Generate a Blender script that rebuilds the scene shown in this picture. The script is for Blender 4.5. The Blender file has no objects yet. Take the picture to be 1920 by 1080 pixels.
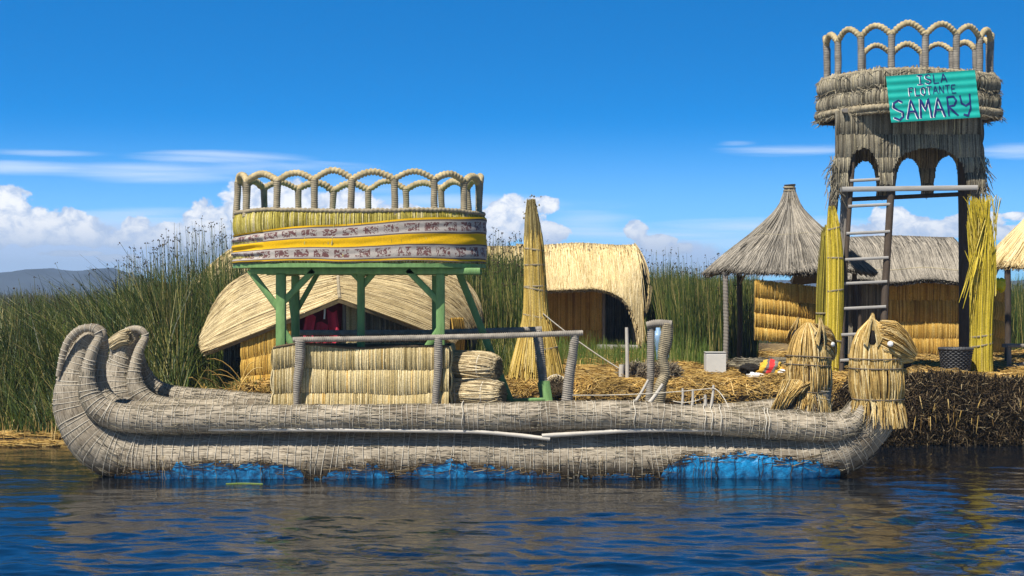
import bpy, math, random
import numpy as np
from mathutils import Vector
rng = np.random.default_rng(7)
random.seed(7)
scene = bpy.context.scene
COL = scene.collection
R = math.radians

# ------------------------------------------------------------------ camera, sky, sun, exposure
F, H = 2900.0, 2.448
cam_d = bpy.data.cameras.new('camera'); cam = bpy.data.objects.new('camera', cam_d); COL.objects.link(cam)
cam.location = (0, 0, H); cam.rotation_euler = (R(90), 0, 0)
cam_d.sensor_width = 36; cam_d.lens = 36 * F / 1920; cam_d.clip_start = .1; cam_d.clip_end = 20000
scene.camera = cam
TO_SUN = Vector((-.29, -.45, .84)).normalized()
SUN_EL = math.asin(TO_SUN.z); SUN_AZ = math.atan2(TO_SUN.x, TO_SUN.y)
sd = bpy.data.lights.new('sun', 'SUN'); sd.energy = 5.0; sd.angle = R(.53); sd.color = (1, .94, .83)
sun = bpy.data.objects.new('sun', sd); COL.objects.link(sun)
sun.rotation_euler = (-TO_SUN).to_track_quat('-Z', 'Y').to_euler(); sun.location = (0, 0, 40)
scene.view_settings.view_transform = 'Standard'; scene.view_settings.look = 'None'
scene.view_settings.exposure = 0.48; scene.view_settings.gamma = 1.0
scene.cycles.max_bounces = 6; scene.cycles.diffuse_bounces = 3; scene.cycles.glossy_bounces = 3

world = bpy.data.worlds.new('World'); scene.world = world; world.use_nodes = True
class NT:
    """small helper to write node graphs"""
    def __init__(s, tree): s.t = tree; tree.nodes.clear()
    def n(s, typ, **kw):
        nd = s.t.nodes.new(typ)
        for k, v in kw.items(): setattr(nd, k, v)
        return nd
    def link(s, a, b): s.t.links.new(a, b)
    def put(s, sock, v):
        if v is None: return
        if isinstance(v, bpy.types.NodeSocket): s.link(v, sock)
        else:
            if isinstance(v, tuple) and len(v) == 3 and sock.type == 'RGBA': v = v + (1,)
            sock.default_value = v
    def m(s, op, a, b=None, c=None, clamp=False):
        nd = s.n('ShaderNodeMath', operation=op, use_clamp=clamp)
        for i, v in enumerate((a, b, c)): s.put(nd.inputs[i], v)
        return nd.outputs[0]
    def smooth(s, x, lo, hi, a=0., b=1.):
        nd = s.n('ShaderNodeMapRange', interpolation_type='SMOOTHSTEP')
        for i, v in enumerate((x, lo, hi, a, b)): s.put(nd.inputs[i], v)
        return nd.outputs[0]
    def mix(s, f, a, b, mode='MIX'):
        nd = s.n('ShaderNodeMix', data_type='RGBA', blend_type=mode)
        s.put(nd.inputs[0], f); s.put(nd.inputs[6], a); s.put(nd.inputs[7], b)
        return nd.outputs[2]
    def noise(s, vec, scale=1., detail=3., rough=.55, dist=0.):
        nd = s.n('ShaderNodeTexNoise'); s.put(nd.inputs['Vector'], vec)
        nd.inputs['Scale'].default_value = scale; nd.inputs['Detail'].default_value = detail
        nd.inputs['Roughness'].default_value = rough; nd.inputs['Distortion'].default_value = dist
        return nd.outputs[0]
    def comb(s, x, y, z=0.):
        nd = s.n('ShaderNodeCombineXYZ')
        for i, v in enumerate((x, y, z)): s.put(nd.inputs[i], v)
        return nd.outputs[0]
    def sep(s, v):
        nd = s.n('ShaderNodeSeparateXYZ'); s.put(nd.inputs[0], v); return nd.outputs
    def ramp(s, f, stops, interp='LINEAR'):
        nd = s.n('ShaderNodeValToRGB'); cr = nd.color_ramp; cr.interpolation = interp
        while len(cr.elements) < len(stops): cr.elements.new(.5)
        for e, (p, c) in zip(cr.elements, stops): e.position = p; e.color = tuple(c) + (1,)
        s.put(nd.inputs[0], f); return nd.outputs[0]

def build_world():
    g = NT(world.node_tree)
    out = g.n('ShaderNodeOutputWorld'); bg = g.n('ShaderNodeBackground'); g.link(bg.outputs[0], out.inputs[0])
    bg.inputs[1].default_value = .056
    d = g.n('ShaderNodeTexCoord').outputs['Generated']
    x, y, z = g.sep(d)
    az = g.m('ARCTAN2', x, y); el = g.m('ARCSINE', z)
    # clear high-altitude sky: the deep blue starts low above the horizon
    nv = g.n('ShaderNodeVectorMath', operation='NORMALIZE')
    zz = g.m('MAXIMUM', z, .0)
    g.link(g.comb(x, y, g.m('ADD', g.m('MULTIPLY', zz, 3.6), .05)), nv.inputs[0])
    sky = g.n('ShaderNodeTexSky', sky_type='NISHITA', sun_disc=False, sun_elevation=SUN_EL, sun_rotation=SUN_AZ,
              altitude=3800, air_density=1.0, dust_density=.25, ozone_density=2.5)
    g.link(nv.outputs[0], sky.inputs[0])
    hs = g.n('ShaderNodeHueSaturation'); hs.inputs['Saturation'].default_value = 1.36; hs.inputs['Value'].default_value = 1.0
    g.link(sky.outputs[0], hs.inputs['Color'])
    base = g.mix(1., hs.outputs[0], (.22, 1.26, 1.18), 'MULTIPLY')
    gain = g.smooth(el, .30, 1.05, 3.4, .55); gain = g.m('MULTIPLY', gain, g.smooth(y, -.5, .35, .5, 1.)); base = g.mix(1., base, g.comb(gain, gain, gain), 'MULTIPLY')  # added falloff dims the sky behind the camera to cut fill light
    K = 1 / F
    # pale air low over the lake
    low = g.smooth(el, 330 * K, 0.)
    base = g.mix(g.m('MULTIPLY', low, .70), base, (6.2, 9.8, 13.4))
    def blobs(lst, nz, k):
        acc = None
        for (px, py, w, h) in lst:
            a = g.m('DIVIDE', g.m('SUBTRACT', az, (px - 960) * K), w * K)
            b = g.m('DIVIDE', g.m('SUBTRACT', el, (540 - py) * K), h * K)
            r = g.m('SUBTRACT', 1., g.m('ADD', g.m('MULTIPLY', a, a), g.m('MULTIPLY', b, b)))
            acc = r if acc is None else g.m('SMOOTH_MAX', acc, r, .35)
        return g.m('ADD', acc, g.m('MULTIPLY', g.m('SUBTRACT', nz, .5), k))
    v1 = g.comb(g.m('MULTIPLY', az, 1.), g.m('MULTIPLY', el, 1.25), 0.)
    n1 = g.noise(v1, 62, 6, .58, .25)
    n2 = g.noise(v1, 26, 5, .6, .4)
    # cirrus streaks
    vs = g.comb(g.m('ADD', g.m('MULTIPLY', az, 5.), g.m('MULTIPLY', el, 6.)), g.m('MULTIPLY', el, 75.), 0.)
    st = g.noise(vs, 1.05, 5, .55, .6)
    cir = blobs([(90, 297, 150, 10), (60, 326, 220, 15), (300, 330, 230, 22), (540, 322, 260, 22), (700, 345, 200, 26), (1520, 285, 200, 22), (1880, 298, 110, 18), (1380, 272, 60, 8), (830, 385, 420, 26), (250, 420, 320, 30), (420, 300, 200, 14), (1350, 445, 420, 45), (1110, 420, 120, 40)], st, 2.6)
    cm = g.smooth(cir, .15, 1.5)
    base = g.mix(g.m('MULTIPLY', cm, .62), base, (11.6, 13.2, 15.2))
    # grey-blue distant cloud bank
    bank = blobs([(40, 470, 280, 66), (190, 468, 190, 50), (350, 475, 170, 55), (480, 480, 160, 40), (1240, 485, 130, 40), (60, 500, 260, 40), (1330, 500, 200, 26)], n2, 1.3)
    base = g.mix(g.m('MULTIPLY', g.smooth(bank, -.1, .6), .8), base, (7.9, 9.2, 12.6))
    # white cumulus heads
    cum = blobs([(42, 398, 54, 46), (110, 424, 90, 34), (25, 438, 80, 34), (70, 446, 120, 22), (185, 444, 55, 24), (235, 452, 40, 18), (272, 432, 34, 26), (325, 446, 80, 28), (150, 478, 60, 7), (375, 452, 40, 18), (235, 486, 40, 8),
                 (405, 425, 55, 46), (380, 455, 90, 30), (470, 388, 60, 52), (540, 385, 84, 44), (640, 392, 90, 40), (480, 452, 110, 40), (760, 405, 90, 26),
                 (962, 398, 60, 34), (1018, 384, 36, 18), (930, 428, 60, 40), (1020, 440, 60, 24), (1196, 432, 26, 22), (1226, 455, 42, 18), (1262, 470, 46, 14),
                 (1650, 412, 40, 22), (1700, 432, 120, 24), (1800, 420, 70, 18), (1880, 412, 40, 8), (1840, 440, 120, 14),
                 (-300, 430, 220, 50), (2300, 430, 260, 50)], n1, 2.9)
    ca = g.smooth(cum, .0, .34)
    n3 = g.noise(v1, 95, 5, .62, .5)
    sh = g.smooth(g.m('ADD', g.m('MULTIPLY', cum, .55), g.m('MULTIPLY', g.m('SUBTRACT', n3, .5), 2.6)), -.25, .8); sh = g.m('MULTIPLY', sh, g.smooth(el, 60 * K, 140 * K, .2, 1.))
    shade = g.mix(sh, (6.8, 8.6, 11.8), (14.8, 14.9, 15.1))
    base = g.mix(g.m('MULTIPLY', ca, .97), base, shade)
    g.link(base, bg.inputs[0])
build_world()

# ------------------------------------------------------------------ helpers
def P(px, py, Y): return np.array([(px - 960) * Y / F, Y, H + (540 - py) * Y / F])
def X_(px, Y): return (px - 960) * Y / F
def Z_(py, Y): return H + (540 - py) * Y / F
def nrm(a): return a / np.maximum(np.linalg.norm(a, axis=-1, keepdims=True), 1e-9)

def vnoise(x, y, seed=0):
    x = np.asarray(x, float); y = np.asarray(y, float) + np.zeros_like(x); x = x + np.zeros_like(y)
    xi = np.floor(x).astype(np.int64); yi = np.floor(y).astype(np.int64); fx = x - xi; fy = y - yi
    def h(a, b):
        n = (a * 374761393 + b * 668265263 + seed * 974634777) & 0xffffffff
        n = ((n ^ (n >> 13)) * 1274126177) & 0xffffffff
        return ((n ^ (n >> 16)) & 0xffff) / 65535.0
    fx = fx * fx * (3 - 2 * fx); fy = fy * fy * (3 - 2 * fy)
    return (h(xi, yi) * (1 - fx) + h(xi + 1, yi) * fx) * (1 - fy) + (h(xi, yi + 1) * (1 - fx) + h(xi + 1, yi + 1) * fx) * fy
def fbm(x, y, seed=0, o=4):
    s = 0; a = .5
    for i in range(o): s = s + a * vnoise(np.asarray(x) * 2 ** i, np.asarray(y) * 2 ** i, seed + i); a *= .5
    return s

class MB:
    def __init__(s): s.v = []; s.q = []; s.t = []; s.uq = []; s.ut = []; s.mq = []; s.mt = []; s.n = 0
    def add(s, verts, quads=None, tris=None, uvq=None, uvt=None, mat=0):
        verts = np.asarray(verts, float).reshape(-1, 3)
        if quads is not None and len(quads):
            quads = np.asarray(quads, np.int64); s.q.append(quads + s.n); s.mq.append(np.full(len(quads), mat))
            s.uq.append(np.zeros((len(quads), 4, 2)) if uvq is None else uvq)
        if tris is not None and len(tris):
            tris = np.asarray(tris, np.int64); s.t.append(tris + s.n); s.mt.append(np.full(len(tris), mat))
            s.ut.append(np.zeros((len(tris), 3, 2)) if uvt is None else uvt)
        s.v.append(verts); s.n += len(verts)
    def build(s, name, mats, parent=None, smooth=True, org=None):
        V = np.concatenate(s.v)
        if parent is not None: org = ORG[parent.name]
        elif org is None: org = np.array([(V[:, 0].min() + V[:, 0].max()) / 2, (V[:, 1].min() + V[:, 1].max()) / 2, V[:, 2].min()])
        org = np.asarray(org, float); V = V - org
        q = np.concatenate(s.q) if s.q else np.zeros((0, 4), np.int64); t = np.concatenate(s.t) if s.t else np.zeros((0, 3), np.int64)
        me = bpy.data.meshes.new(name)
        me.vertices.add(len(V)); me.vertices.foreach_set('co', V.astype(np.float32).ravel())
        li = np.concatenate([q.ravel(), t.ravel()]); me.loops.add(len(li)); me.loops.foreach_set('vertex_index', li.astype(np.int32))
        ls = np.concatenate([np.arange(len(q)) * 4, len(q) * 4 + np.arange(len(t)) * 3])
        me.polygons.add(len(ls)); me.polygons.foreach_set('loop_start', ls.astype(np.int32))
        mi = np.concatenate([x for x in s.mq] + [x for x in s.mt]); me.polygons.foreach_set('material_index', mi.astype(np.int32))
        me.polygons.foreach_set('use_smooth', np.full(len(ls), smooth))
        uv = me.uv_layers.new(name='UVMap')
        ua = np.concatenate([x.reshape(-1, 2) for x in s.uq] + [x.reshape(-1, 2) for x in s.ut])
        uv.data.foreach_set('uv', ua.astype(np.float32).ravel())
        me.update(calc_edges=True)
        for m in (mats if isinstance(mats, (list, tuple)) else [mats]): me.materials.append(m)
        o = bpy.data.objects.new(name, me); COL.objects.link(o)
        if parent is not None: o.parent = parent
        else: o.location = org
        ORG[o.name] = org
        return o
ORG = {}
def thing(name, label, cat, org, group=None):
    o = bpy.data.objects.new(name, None); COL.objects.link(o); o.location = org; o.empty_display_size = .2
    ORG[o.name] = np.asarray(org, float); return tag(o, label, cat, group)
def tag(o, label=None, cat=None, group=None, kind=None):
    if label: o['label'] = label
    if cat: o['category'] = cat
    if group: o['group'] = group
    if kind: o['kind'] = kind
    return o
def copy_tree(o, parent=None):
    c = o.copy(); COL.objects.link(c)
    ORG[c.name] = ORG[o.name]
    if parent is not None: c.parent = parent
    for ch in list(o.children): copy_tree(ch, c)
    return c

def catmull(pts, step):
    """smooth curve through pts (any number of columns; the first three are xyz), sampled every `step` metres"""
    p = np.asarray(pts, float); p = np.vstack([2 * p[0] - p[1], p, 2 * p[-1] - p[-2]]); out = []
    for i in range(1, len(p) - 2):
        t = np.linspace(0, 1, 40, endpoint=False)[:, None]
        a, b, c, d = p[i - 1], p[i], p[i + 1], p[i + 2]
        out.append(.5 * (2 * b + (c - a) * t + (2 * a - 5 * b + 4 * c - d) * t ** 2 + (3 * b - a - 3 * c + d) * t ** 3))
    out.append(p[-2][None]); q = np.vstack(out)
    L = np.concatenate([[0], np.cumsum(np.linalg.norm(np.diff(q[:, :3], axis=0), axis=1))])
    n = max(2, int(L[-1] / step) + 1); s = np.linspace(0, L[-1], n)
    return np.stack([np.interp(s, L, q[:, k]) for k in range(q.shape[1])], 1)
def frames(pts, up=(0, 0, 1)):
    T = nrm(np.gradient(pts, axis=0)); N = np.zeros_like(T); u = np.array(up, float)
    if abs(T[0] @ u) > .9: u = np.array([0, 1., 0])
    n = u - T[0] * (u @ T[0])
    for i in range(len(T)):
        n = n - T[i] * (n @ T[i]); n = n / max(np.linalg.norm(n), 1e-9); N[i] = n
    return T, N, np.cross(T, N)
def gridq(nu, nv, closed=False):
    i = np.arange(nu - 1)[:, None]; j = np.arange(nv if closed else nv - 1)[None]
    j2 = (j + 1) % nv
    return np.stack([i * nv + j, i * nv + j2, (i + 1) * nv + j2, (i + 1) * nv + j], -1).reshape(-1, 4)
def griduv(U, V, closed=False):
    nu = len(U); nv = len(V) - (1 if closed else 0)
    i = np.arange(nu - 1)[:, None]; j = np.arange(nv if closed else nv - 1)[None]
    i, j = np.broadcast_arrays(i, j)
    f = lambda a, b: np.stack([U[a], V[b]], -1)
    return np.stack([f(i, j), f(i, j + 1), f(i + 1, j + 1), f(i + 1, j)], 2).reshape(-1, 4, 2)
def tube(mb, pts, rad, seg=12, mat=0, caps=True, up=(0, 0, 1)):
    pts = np.asarray(pts, float); k = len(pts); rad = np.asarray(rad, float)
    if rad.ndim == 0: rad = np.full(k, float(rad))
    if rad.ndim == 1: rad = np.repeat(rad[:, None], seg, 1)
    T, N, B = frames(pts, up); a = np.linspace(0, 2 * math.pi, seg, endpoint=False) + math.pi
    v = pts[:, None] + rad[..., None] * (np.cos(a)[None, :, None] * N[:, None] + np.sin(a)[None, :, None] * B[:, None])
    L = np.concatenate([[0], np.cumsum(np.linalg.norm(np.diff(pts, axis=0), axis=1))])
    circ = 2 * math.pi * rad.mean()
    mb.add(v, gridq(k, seg, True), uvq=griduv(L, np.linspace(0, circ, seg + 1), True), mat=mat)
    if caps:
        for e, rev in ((0, True), (k - 1, False)):
            vv = np.vstack([v[e], pts[e][None]]); j = np.arange(seg); tri = np.stack([j, (j + 1) % seg, np.full(seg, seg)], 1)
            uv = np.stack([np.stack([np.cos(a) * .05, np.sin(a) * .05], 1)[j], np.stack([np.cos(a) * .05, np.sin(a) * .05], 1)[(j + 1) % seg], np.zeros((seg, 2))], 1)
            if rev: tri = tri[:, ::-1]; uv = uv[:, ::-1]
            mb.add(vv, tris=tri, uvt=uv, mat=mat)
    return v
def beam(mb, a, b, w, h, up=(0, 0, 1), ch=.008, mat=0):
    """bar with chamfered edges from a to b"""
    a = np.asarray(a, float); b = np.asarray(b, float); t = nrm(b - a); u = np.array(up, float)
    if abs(t @ u) > .95: u = np.array([0, 1., 0])
    s = nrm(np.cross(t, u)); u = np.cross(s, t); x, y = w / 2, h / 2; c = min(ch, x * .5, y * .5)
    sec = [(-x + c, -y), (x - c, -y), (x, -y + c), (x, y - c), (x - c, y), (-x + c, y), (-x, y - c), (-x, -y + c)]
    k = max(2, int(np.linalg.norm(b - a) / .25) + 1); L = np.linalg.norm(b - a)
    rows = []
    for i in range(k):
        p = a + (b - a) * i / (k - 1); rows.append([p + s * sx + u * sy for sx, sy in sec])
    rows = np.array(rows); per = np.linspace(0, 2 * (w + h), 9)
    mb.add(rows, gridq(k, 8, True), uvq=griduv(np.linspace(0, L, k), per, True), mat=mat)
    for e, rev in ((0, True), (k - 1, False)):
        vv = np.vstack([rows[e], rows[e].mean(0)[None]]); j = np.arange(8); tri = np.stack([j, (j + 1) % 8, np.full(8, 8)], 1)
        mb.add(vv, tris=tri[:, ::-1] if rev else tri, mat=mat)
def straws(mb, Pp, r, mat=0, taper=True, ref=(.31, .88, .36)):
    """many thin three-sided stalks at once: Pp (n,k,3), r scalar or (n,) or (n,k)"""
    n, k, _ = Pp.shape; r = np.asarray(r, float)
    if r.ndim == 0: r = np.full((n, k), float(r))
    elif r.ndim == 1: r = np.repeat(r[:, None], k, 1)
    r = r.copy()
    if taper: r[:, -1] *= .45
    T = nrm(np.gradient(Pp, axis=1)); rf = np.broadcast_to(np.array(ref), T.shape)
    S = nrm(np.cross(T, rf)); U = np.cross(S, T); a = np.array([math.pi / 2, math.pi * 7 / 6, math.pi * 11 / 6])
    v = Pp[:, :, None] + r[..., None, None] * (np.cos(a)[None, None, :, None] * S[:, :, None] + np.sin(a)[None, None, :, None] * U[:, :, None])
    q = gridq(k, 3, True); nq = len(q)
    Q = (q[None] + (np.arange(n) * k * 3)[:, None, None]).reshape(-1, 4)
    t = np.linspace(0, 1, k); uv = griduv(t, np.linspace(0, 1, 4), True); UV = np.tile(uv, (n, 1, 1))
    mb.add(v, Q, uvq=UV, mat=mat)
def ribbons(mb, Pp, w, yaw, mat=0):
    n, k, _ = Pp.shape; w = np.asarray(w, float)[:, None] * np.linspace(1, .25, k)[None]
    s = np.stack([np.cos(yaw), np.sin(yaw), np.zeros_like(yaw)], 1)[:, None] * w[..., None] / 2
    v = np.stack([Pp - s, Pp + s], 2); q = gridq(k, 2)
    Q = (q[None] + (np.arange(n) * k * 2)[:, None, None]).reshape(-1, 4)
    uv = griduv(np.linspace(0, 1, k), np.array([0, 1.])); mb.add(v, Q, uvq=np.tile(uv, (n, 1, 1)), mat=mat)
def diamonds(mb, C, s, mat=0):
    n = len(C); base = np.array([[1, 0, 0], [0, 1, 0], [-1, 0, 0], [0, -1, 0], [0, 0, 1.3], [0, 0, -1.3]], float)
    rot = rng.uniform(0, 6.28, n); c, s_ = np.cos(rot), np.sin(rot)
    b = base[None] * np.asarray(s).reshape(-1, 1, 1); x = b[..., 0] * c[:, None] - b[..., 1] * s_[:, None]; y = b[..., 0] * s_[:, None] + b[..., 1] * c[:, None]
    v = np.stack([x, y, b[..., 2]], -1) + C[:, None]
    t = np.array([[0, 1, 4], [1, 2, 4], [2, 3, 4], [3, 0, 4], [1, 0, 5], [2, 1, 5], [3, 2, 5], [0, 3, 5]])
    mb.add(v, tris=(t[None] + (np.arange(n) * 6)[:, None, None]).reshape(-1, 3), mat=mat)
def rings(mb, pts, rad, spots, r=.005, seg=26, mat=0, tilt=.12, off=.003):
    """cord rings round a roll at given indices"""
    T, N, B = frames(pts); a = np.linspace(0, 2 * math.pi, seg, endpoint=False)
    for i in spots:
        R_ = rad[i] + off; t = T[i]; tl = random.uniform(-tilt, tilt); tl2 = random.uniform(-tilt, tilt) * .5
        c = pts[i] + R_ * (np.cos(a)[:, None] * N[i] + np.sin(a)[:, None] * B[i]) + t * (R_ * (tl * np.cos(a) + tl2 * np.sin(2 * a)))[:, None]
        o = np.cos(a)[:, None] * N[i] + np.sin(a)[:, None] * B[i]
        rr = r * random.uniform(.75, 1.25)
        ring = np.stack([c + o * rr, c + t * rr, c - o * rr, c - t * rr], 1)
        q = gridq(seg, 4, True); ex = np.stack([np.array([(seg - 1) * 4 + j, (seg - 1) * 4 + (j + 1) % 4, (j + 1) % 4, j]) for j in range(4)])
        mb.add(ring, np.vstack([q, ex]), mat=mat)
def wrapped(mb, pts, r, mat=0, seg=12, pitch=.028, amp=.10, rad_fn=None):
    """cord-wound post or arch: a bar whose winding stands out as ridges"""
    q = catmull(np.asarray(pts, float), pitch / 4); k = len(q); s = np.arange(k) * pitch / 4
    a = np.linspace(0, 1, seg, endpoint=False)
    base = r * (np.ones(k) if rad_fn is None else rad_fn(np.linspace(0, 1, k)))
    ph = (s[:, None] / pitch + a[None] * 1.0) % 1
    rad = base[:, None] * (1 - amp + amp * 2 * np.abs(np.sin(math.pi * ph))) * (1 + .10 * (vnoise(s[:, None] * 9, a[None] * 4, int(s[-1] * 1000) % 97) - .5))
    tube(mb, q, rad, seg, mat)
def mat_panel(mb, fn, reed_w, width, tiers, bulge=.03, bottom=None, mat=0, back=1, ragged=.006, vseg=6, topj=.0, thick=.9):
    """reed mat: stalks laid side by side in stitched tiers. fn(u,v)->xyz, v from top 0 to bottom 1; tiers = list of v"""
    n = max(3, int(width / reed_w)); u = (np.arange(n) + .5 + rng.uniform(-.25, .25, n)) / n
    bt = np.ones(n) if bottom is None else bottom(u)
    e = 1e-3
    for a, b in zip(tiers[:-1], tiers[1:]):
        keep = bt > a + .02
        if not keep.any(): continue
        uu = u[keep]; b0 = np.minimum(b, bt[keep]) + rng.uniform(-ragged, ragged * 2.2, keep.sum()); a0 = a + rng.uniform(-ragged, ragged, keep.sum()) - (topj * rng.random(keep.sum()) if a == tiers[0] else 0)
        t = np.linspace(0, 1, vseg)[None]; vv = a0[:, None] + (b0 - a0)[:, None] * t
        U = uu[:, None] + rng.normal(0, .12 / n, (len(uu), vseg)); U = np.broadcast_to(uu[:, None] + (U - uu[:, None]) * 1.0, vv.shape)
        p = fn(U, vv); du = fn(U + e, vv) - fn(U - e, vv); dv = fn(U, vv + e) - fn(U, vv - e); N = nrm(np.cross(dv, du)) 
        full = (b - a); prof = np.sin(np.clip((vv - a) / full, 0, 1) * math.pi) ** .6
        p = p + N * (bulge * prof + rng.normal(0, reed_w * .22, (len(uu), 1)))[..., None]
        straws(mb, p, np.full(len(uu), reed_w * thick) * rng.uniform(.7, 1.15, len(uu)), mat, taper=False)
    # dark backing of the mat
    nu = 60; us = np.linspace(0, 1, nu)[:, None]; bb = np.ones((nu, 1)) if bottom is None else bottom(us[:, 0])[:, None]
    nv = 12; vs = tiers[0] + .01 + (np.minimum(bb, tiers[-1]) - .02 - tiers[0]) * np.linspace(0, 1, nv)[None]; us = np.broadcast_to(us, vs.shape)
    p = fn(us, vs); du = fn(us + e, vs) - fn(us - e, vs); dv = fn(us, vs + e) - fn(us, vs - e); N = nrm(np.cross(dv, du))
    mb.add(p - N * reed_w * .3, gridq(nu, nv), mat=back); mb.add(p - N * (reed_w * 1.5), gridq(nu, nv), mat=back)
def thatch(mb, fn, n, length, r, mat=0, back=1, k=5, lift=.018, vmax=1.0, drift=.01, nu=48, nv=24, thick=.07, u0=0., u1=1., vpow=.75, over=.02):
    """thatched roof: a thick sheet fn(u,v) (v runs down the slope) covered with laid straw"""
    e = 1e-3
    def nm(U, V):
        du = fn(U + e, V) - fn(U - e, V); dv = fn(U, V + e) - fn(U, V - e); N = nrm(np.cross(du, dv)); return N * np.where(N[..., 2:] < 0, -1, 1)
    us = np.linspace(u0, u1, nu)[:, None]; vs = np.linspace(0, vmax, nv)[None]; us, vs = np.broadcast_arrays(us, vs)
    p = fn(us, vs); N = nm(us, vs)
    mb.add(p, gridq(nu, nv), mat=back); lo = p - N * thick; mb.add(lo, gridq(nu, nv), mat=back)
    for A, B in ((p[:, -1], lo[:, -1]), (p[0], lo[0]), (p[-1], lo[-1])):
        mb.add(np.stack([A, B], 1), gridq(len(A), 2), mat=back)
    su = rng.uniform(u0, u1, n); sv = rng.uniform(-.05, 1, n) ** 1 if vpow == 1 else (np.clip(rng.random(n), 0, 1) ** vpow) * 1.0 - .04
    sv = np.clip(sv, 0, 1); ln = length * rng.uniform(.5, 1.2, n)
    end = np.minimum(sv + ln, vmax + rng.uniform(-.015, over, n)); sv = np.minimum(sv, end - .06)
    t = np.linspace(0, 1, k)[None]; V = sv[:, None] + (end - sv)[:, None] * t; U = su[:, None] + rng.normal(0, drift, n)[:, None] * t
    pts = fn(U, V); N = nm(U, np.clip(V, 0, vmax))
    off = rng.uniform(.0, .012, n)[:, None] + lift * t * rng.uniform(.1, 1., n)[:, None]
    straws(mb, pts + N * off[..., None], r * rng.uniform(.6, 1.3, n), mat)
    # fringe ends under the eave
    m = n // 5; su = rng.uniform(u0, u1, m); V = np.stack([np.full(m, vmax - .05), np.full(m, vmax), vmax + rng.uniform(.0, over * 1.1, m)], 1); U = np.repeat(su[:, None], 3, 1) + rng.normal(0, .002, (m, 3))
    pts = fn(U, V); N = nm(U, V); straws(mb, pts - N * (rng.uniform(0, thick, m)[:, None, None]), r * rng.uniform(.7, 1.3, m), mat)
def bundle(mb, path, rfn, n, r, mat=0, k=9, fill=.5, twist=.15, wob=0., t0=(0, .1), t1=(.8, 1.), jit=.01, up=(0, 0, 1)):
    """standing or lying bundle of stalks round a path; rfn(t)->radius"""
    q = np.asarray(path, float); q = catmull(q, np.linalg.norm(np.diff(q, axis=0), axis=1).sum() / 60); T, N, B = frames(q, up); L = len(q)
    ts = rng.uniform(*t0, n); te = rng.uniform(*t1, n); tt = ts[:, None] + (te - ts)[:, None] * np.linspace(0, 1, k)[None]
    rf = np.where(rng.random(n) < fill, np.sqrt(rng.random(n)), rng.uniform(.9, 1.05, n))
    ph = rng.uniform(0, 2 * math.pi, n)[:, None] + rng.normal(0, twist, n)[:, None] * tt
    g = np.linspace(0, 1, L)
    ip = lambda A: np.stack([np.interp(tt, g, A[:, c]) for c in range(3)], -1)
    rr = rfn(tt) * rf[:, None] + rng.normal(0, jit, (n, 1)) * tt
    p = ip(q) + rr[..., None] * (np.cos(ph)[..., None] * ip(N) + np.sin(ph)[..., None] * ip(B))
    if wob: p = p + rng.normal(0, wob, p.shape)
    straws(mb, p, r * rng.uniform(.6, 1.3, n), mat)
    return q
def patch(ctrl):
    """smooth sheet through a grid of points ctrl[u][v]"""
    C = np.array(ctrl, float); nu, nv = C.shape[:2]; gu = np.linspace(0, 1, nu); gv = np.linspace(0, 1, nv)
    def lag(g, x):
        out = []
        for i in range(len(g)):
            w = np.ones_like(x)
            for j in range(len(g)):
                if j != i: w = w * (x - g[j]) / (g[i] - g[j])
            out.append(w)
        return out
    def fn(u, v):
        u, v = np.broadcast_arrays(np.asarray(u, float), np.asarray(v, float)); A = lag(gu, u); B_ = lag(gv, v); s = 0
        for i in range(nu):
            for j in range(nv): s = s + (A[i] * B_[j])[..., None] * C[i, j]
        return s
    return fn
def cord(mb, a, b, r=.006, sag=.0, mat=0, n=14):
    t = np.linspace(0, 1, n)[:, None]; p = np.asarray(a) * (1 - t) + np.asarray(b) * t; p[:, 2] -= (sag * 4 * t * (1 - t))[:, 0]
    tube(mb, p, r, 6, mat)
def ellipsoid(mb, c, r, nu=20, nv=14, mat=0, wob=.0, seed=1, power=1.):
    th = np.linspace(0, math.pi, nv)[:, None]; ph = np.linspace(0, 2 * math.pi, nu, endpoint=False)[None]
    sg = lambda x: np.sign(x) * np.abs(x) ** power
    d = np.stack([sg(np.sin(th)) * sg(np.cos(ph)), sg(np.sin(th)) * sg(np.sin(ph)), sg(np.cos(th)) * np.ones_like(ph)], -1)
    w = 1 + wob * (fbm(d[..., 0] * 3 + 9, d[..., 1] * 3 + d[..., 2] * 4 + 9, seed) - .5) * 2
    mb.add(np.asarray(c) + d * w[..., None] * np.asarray(r), gridq(nv, nu, True), mat=mat)

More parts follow.
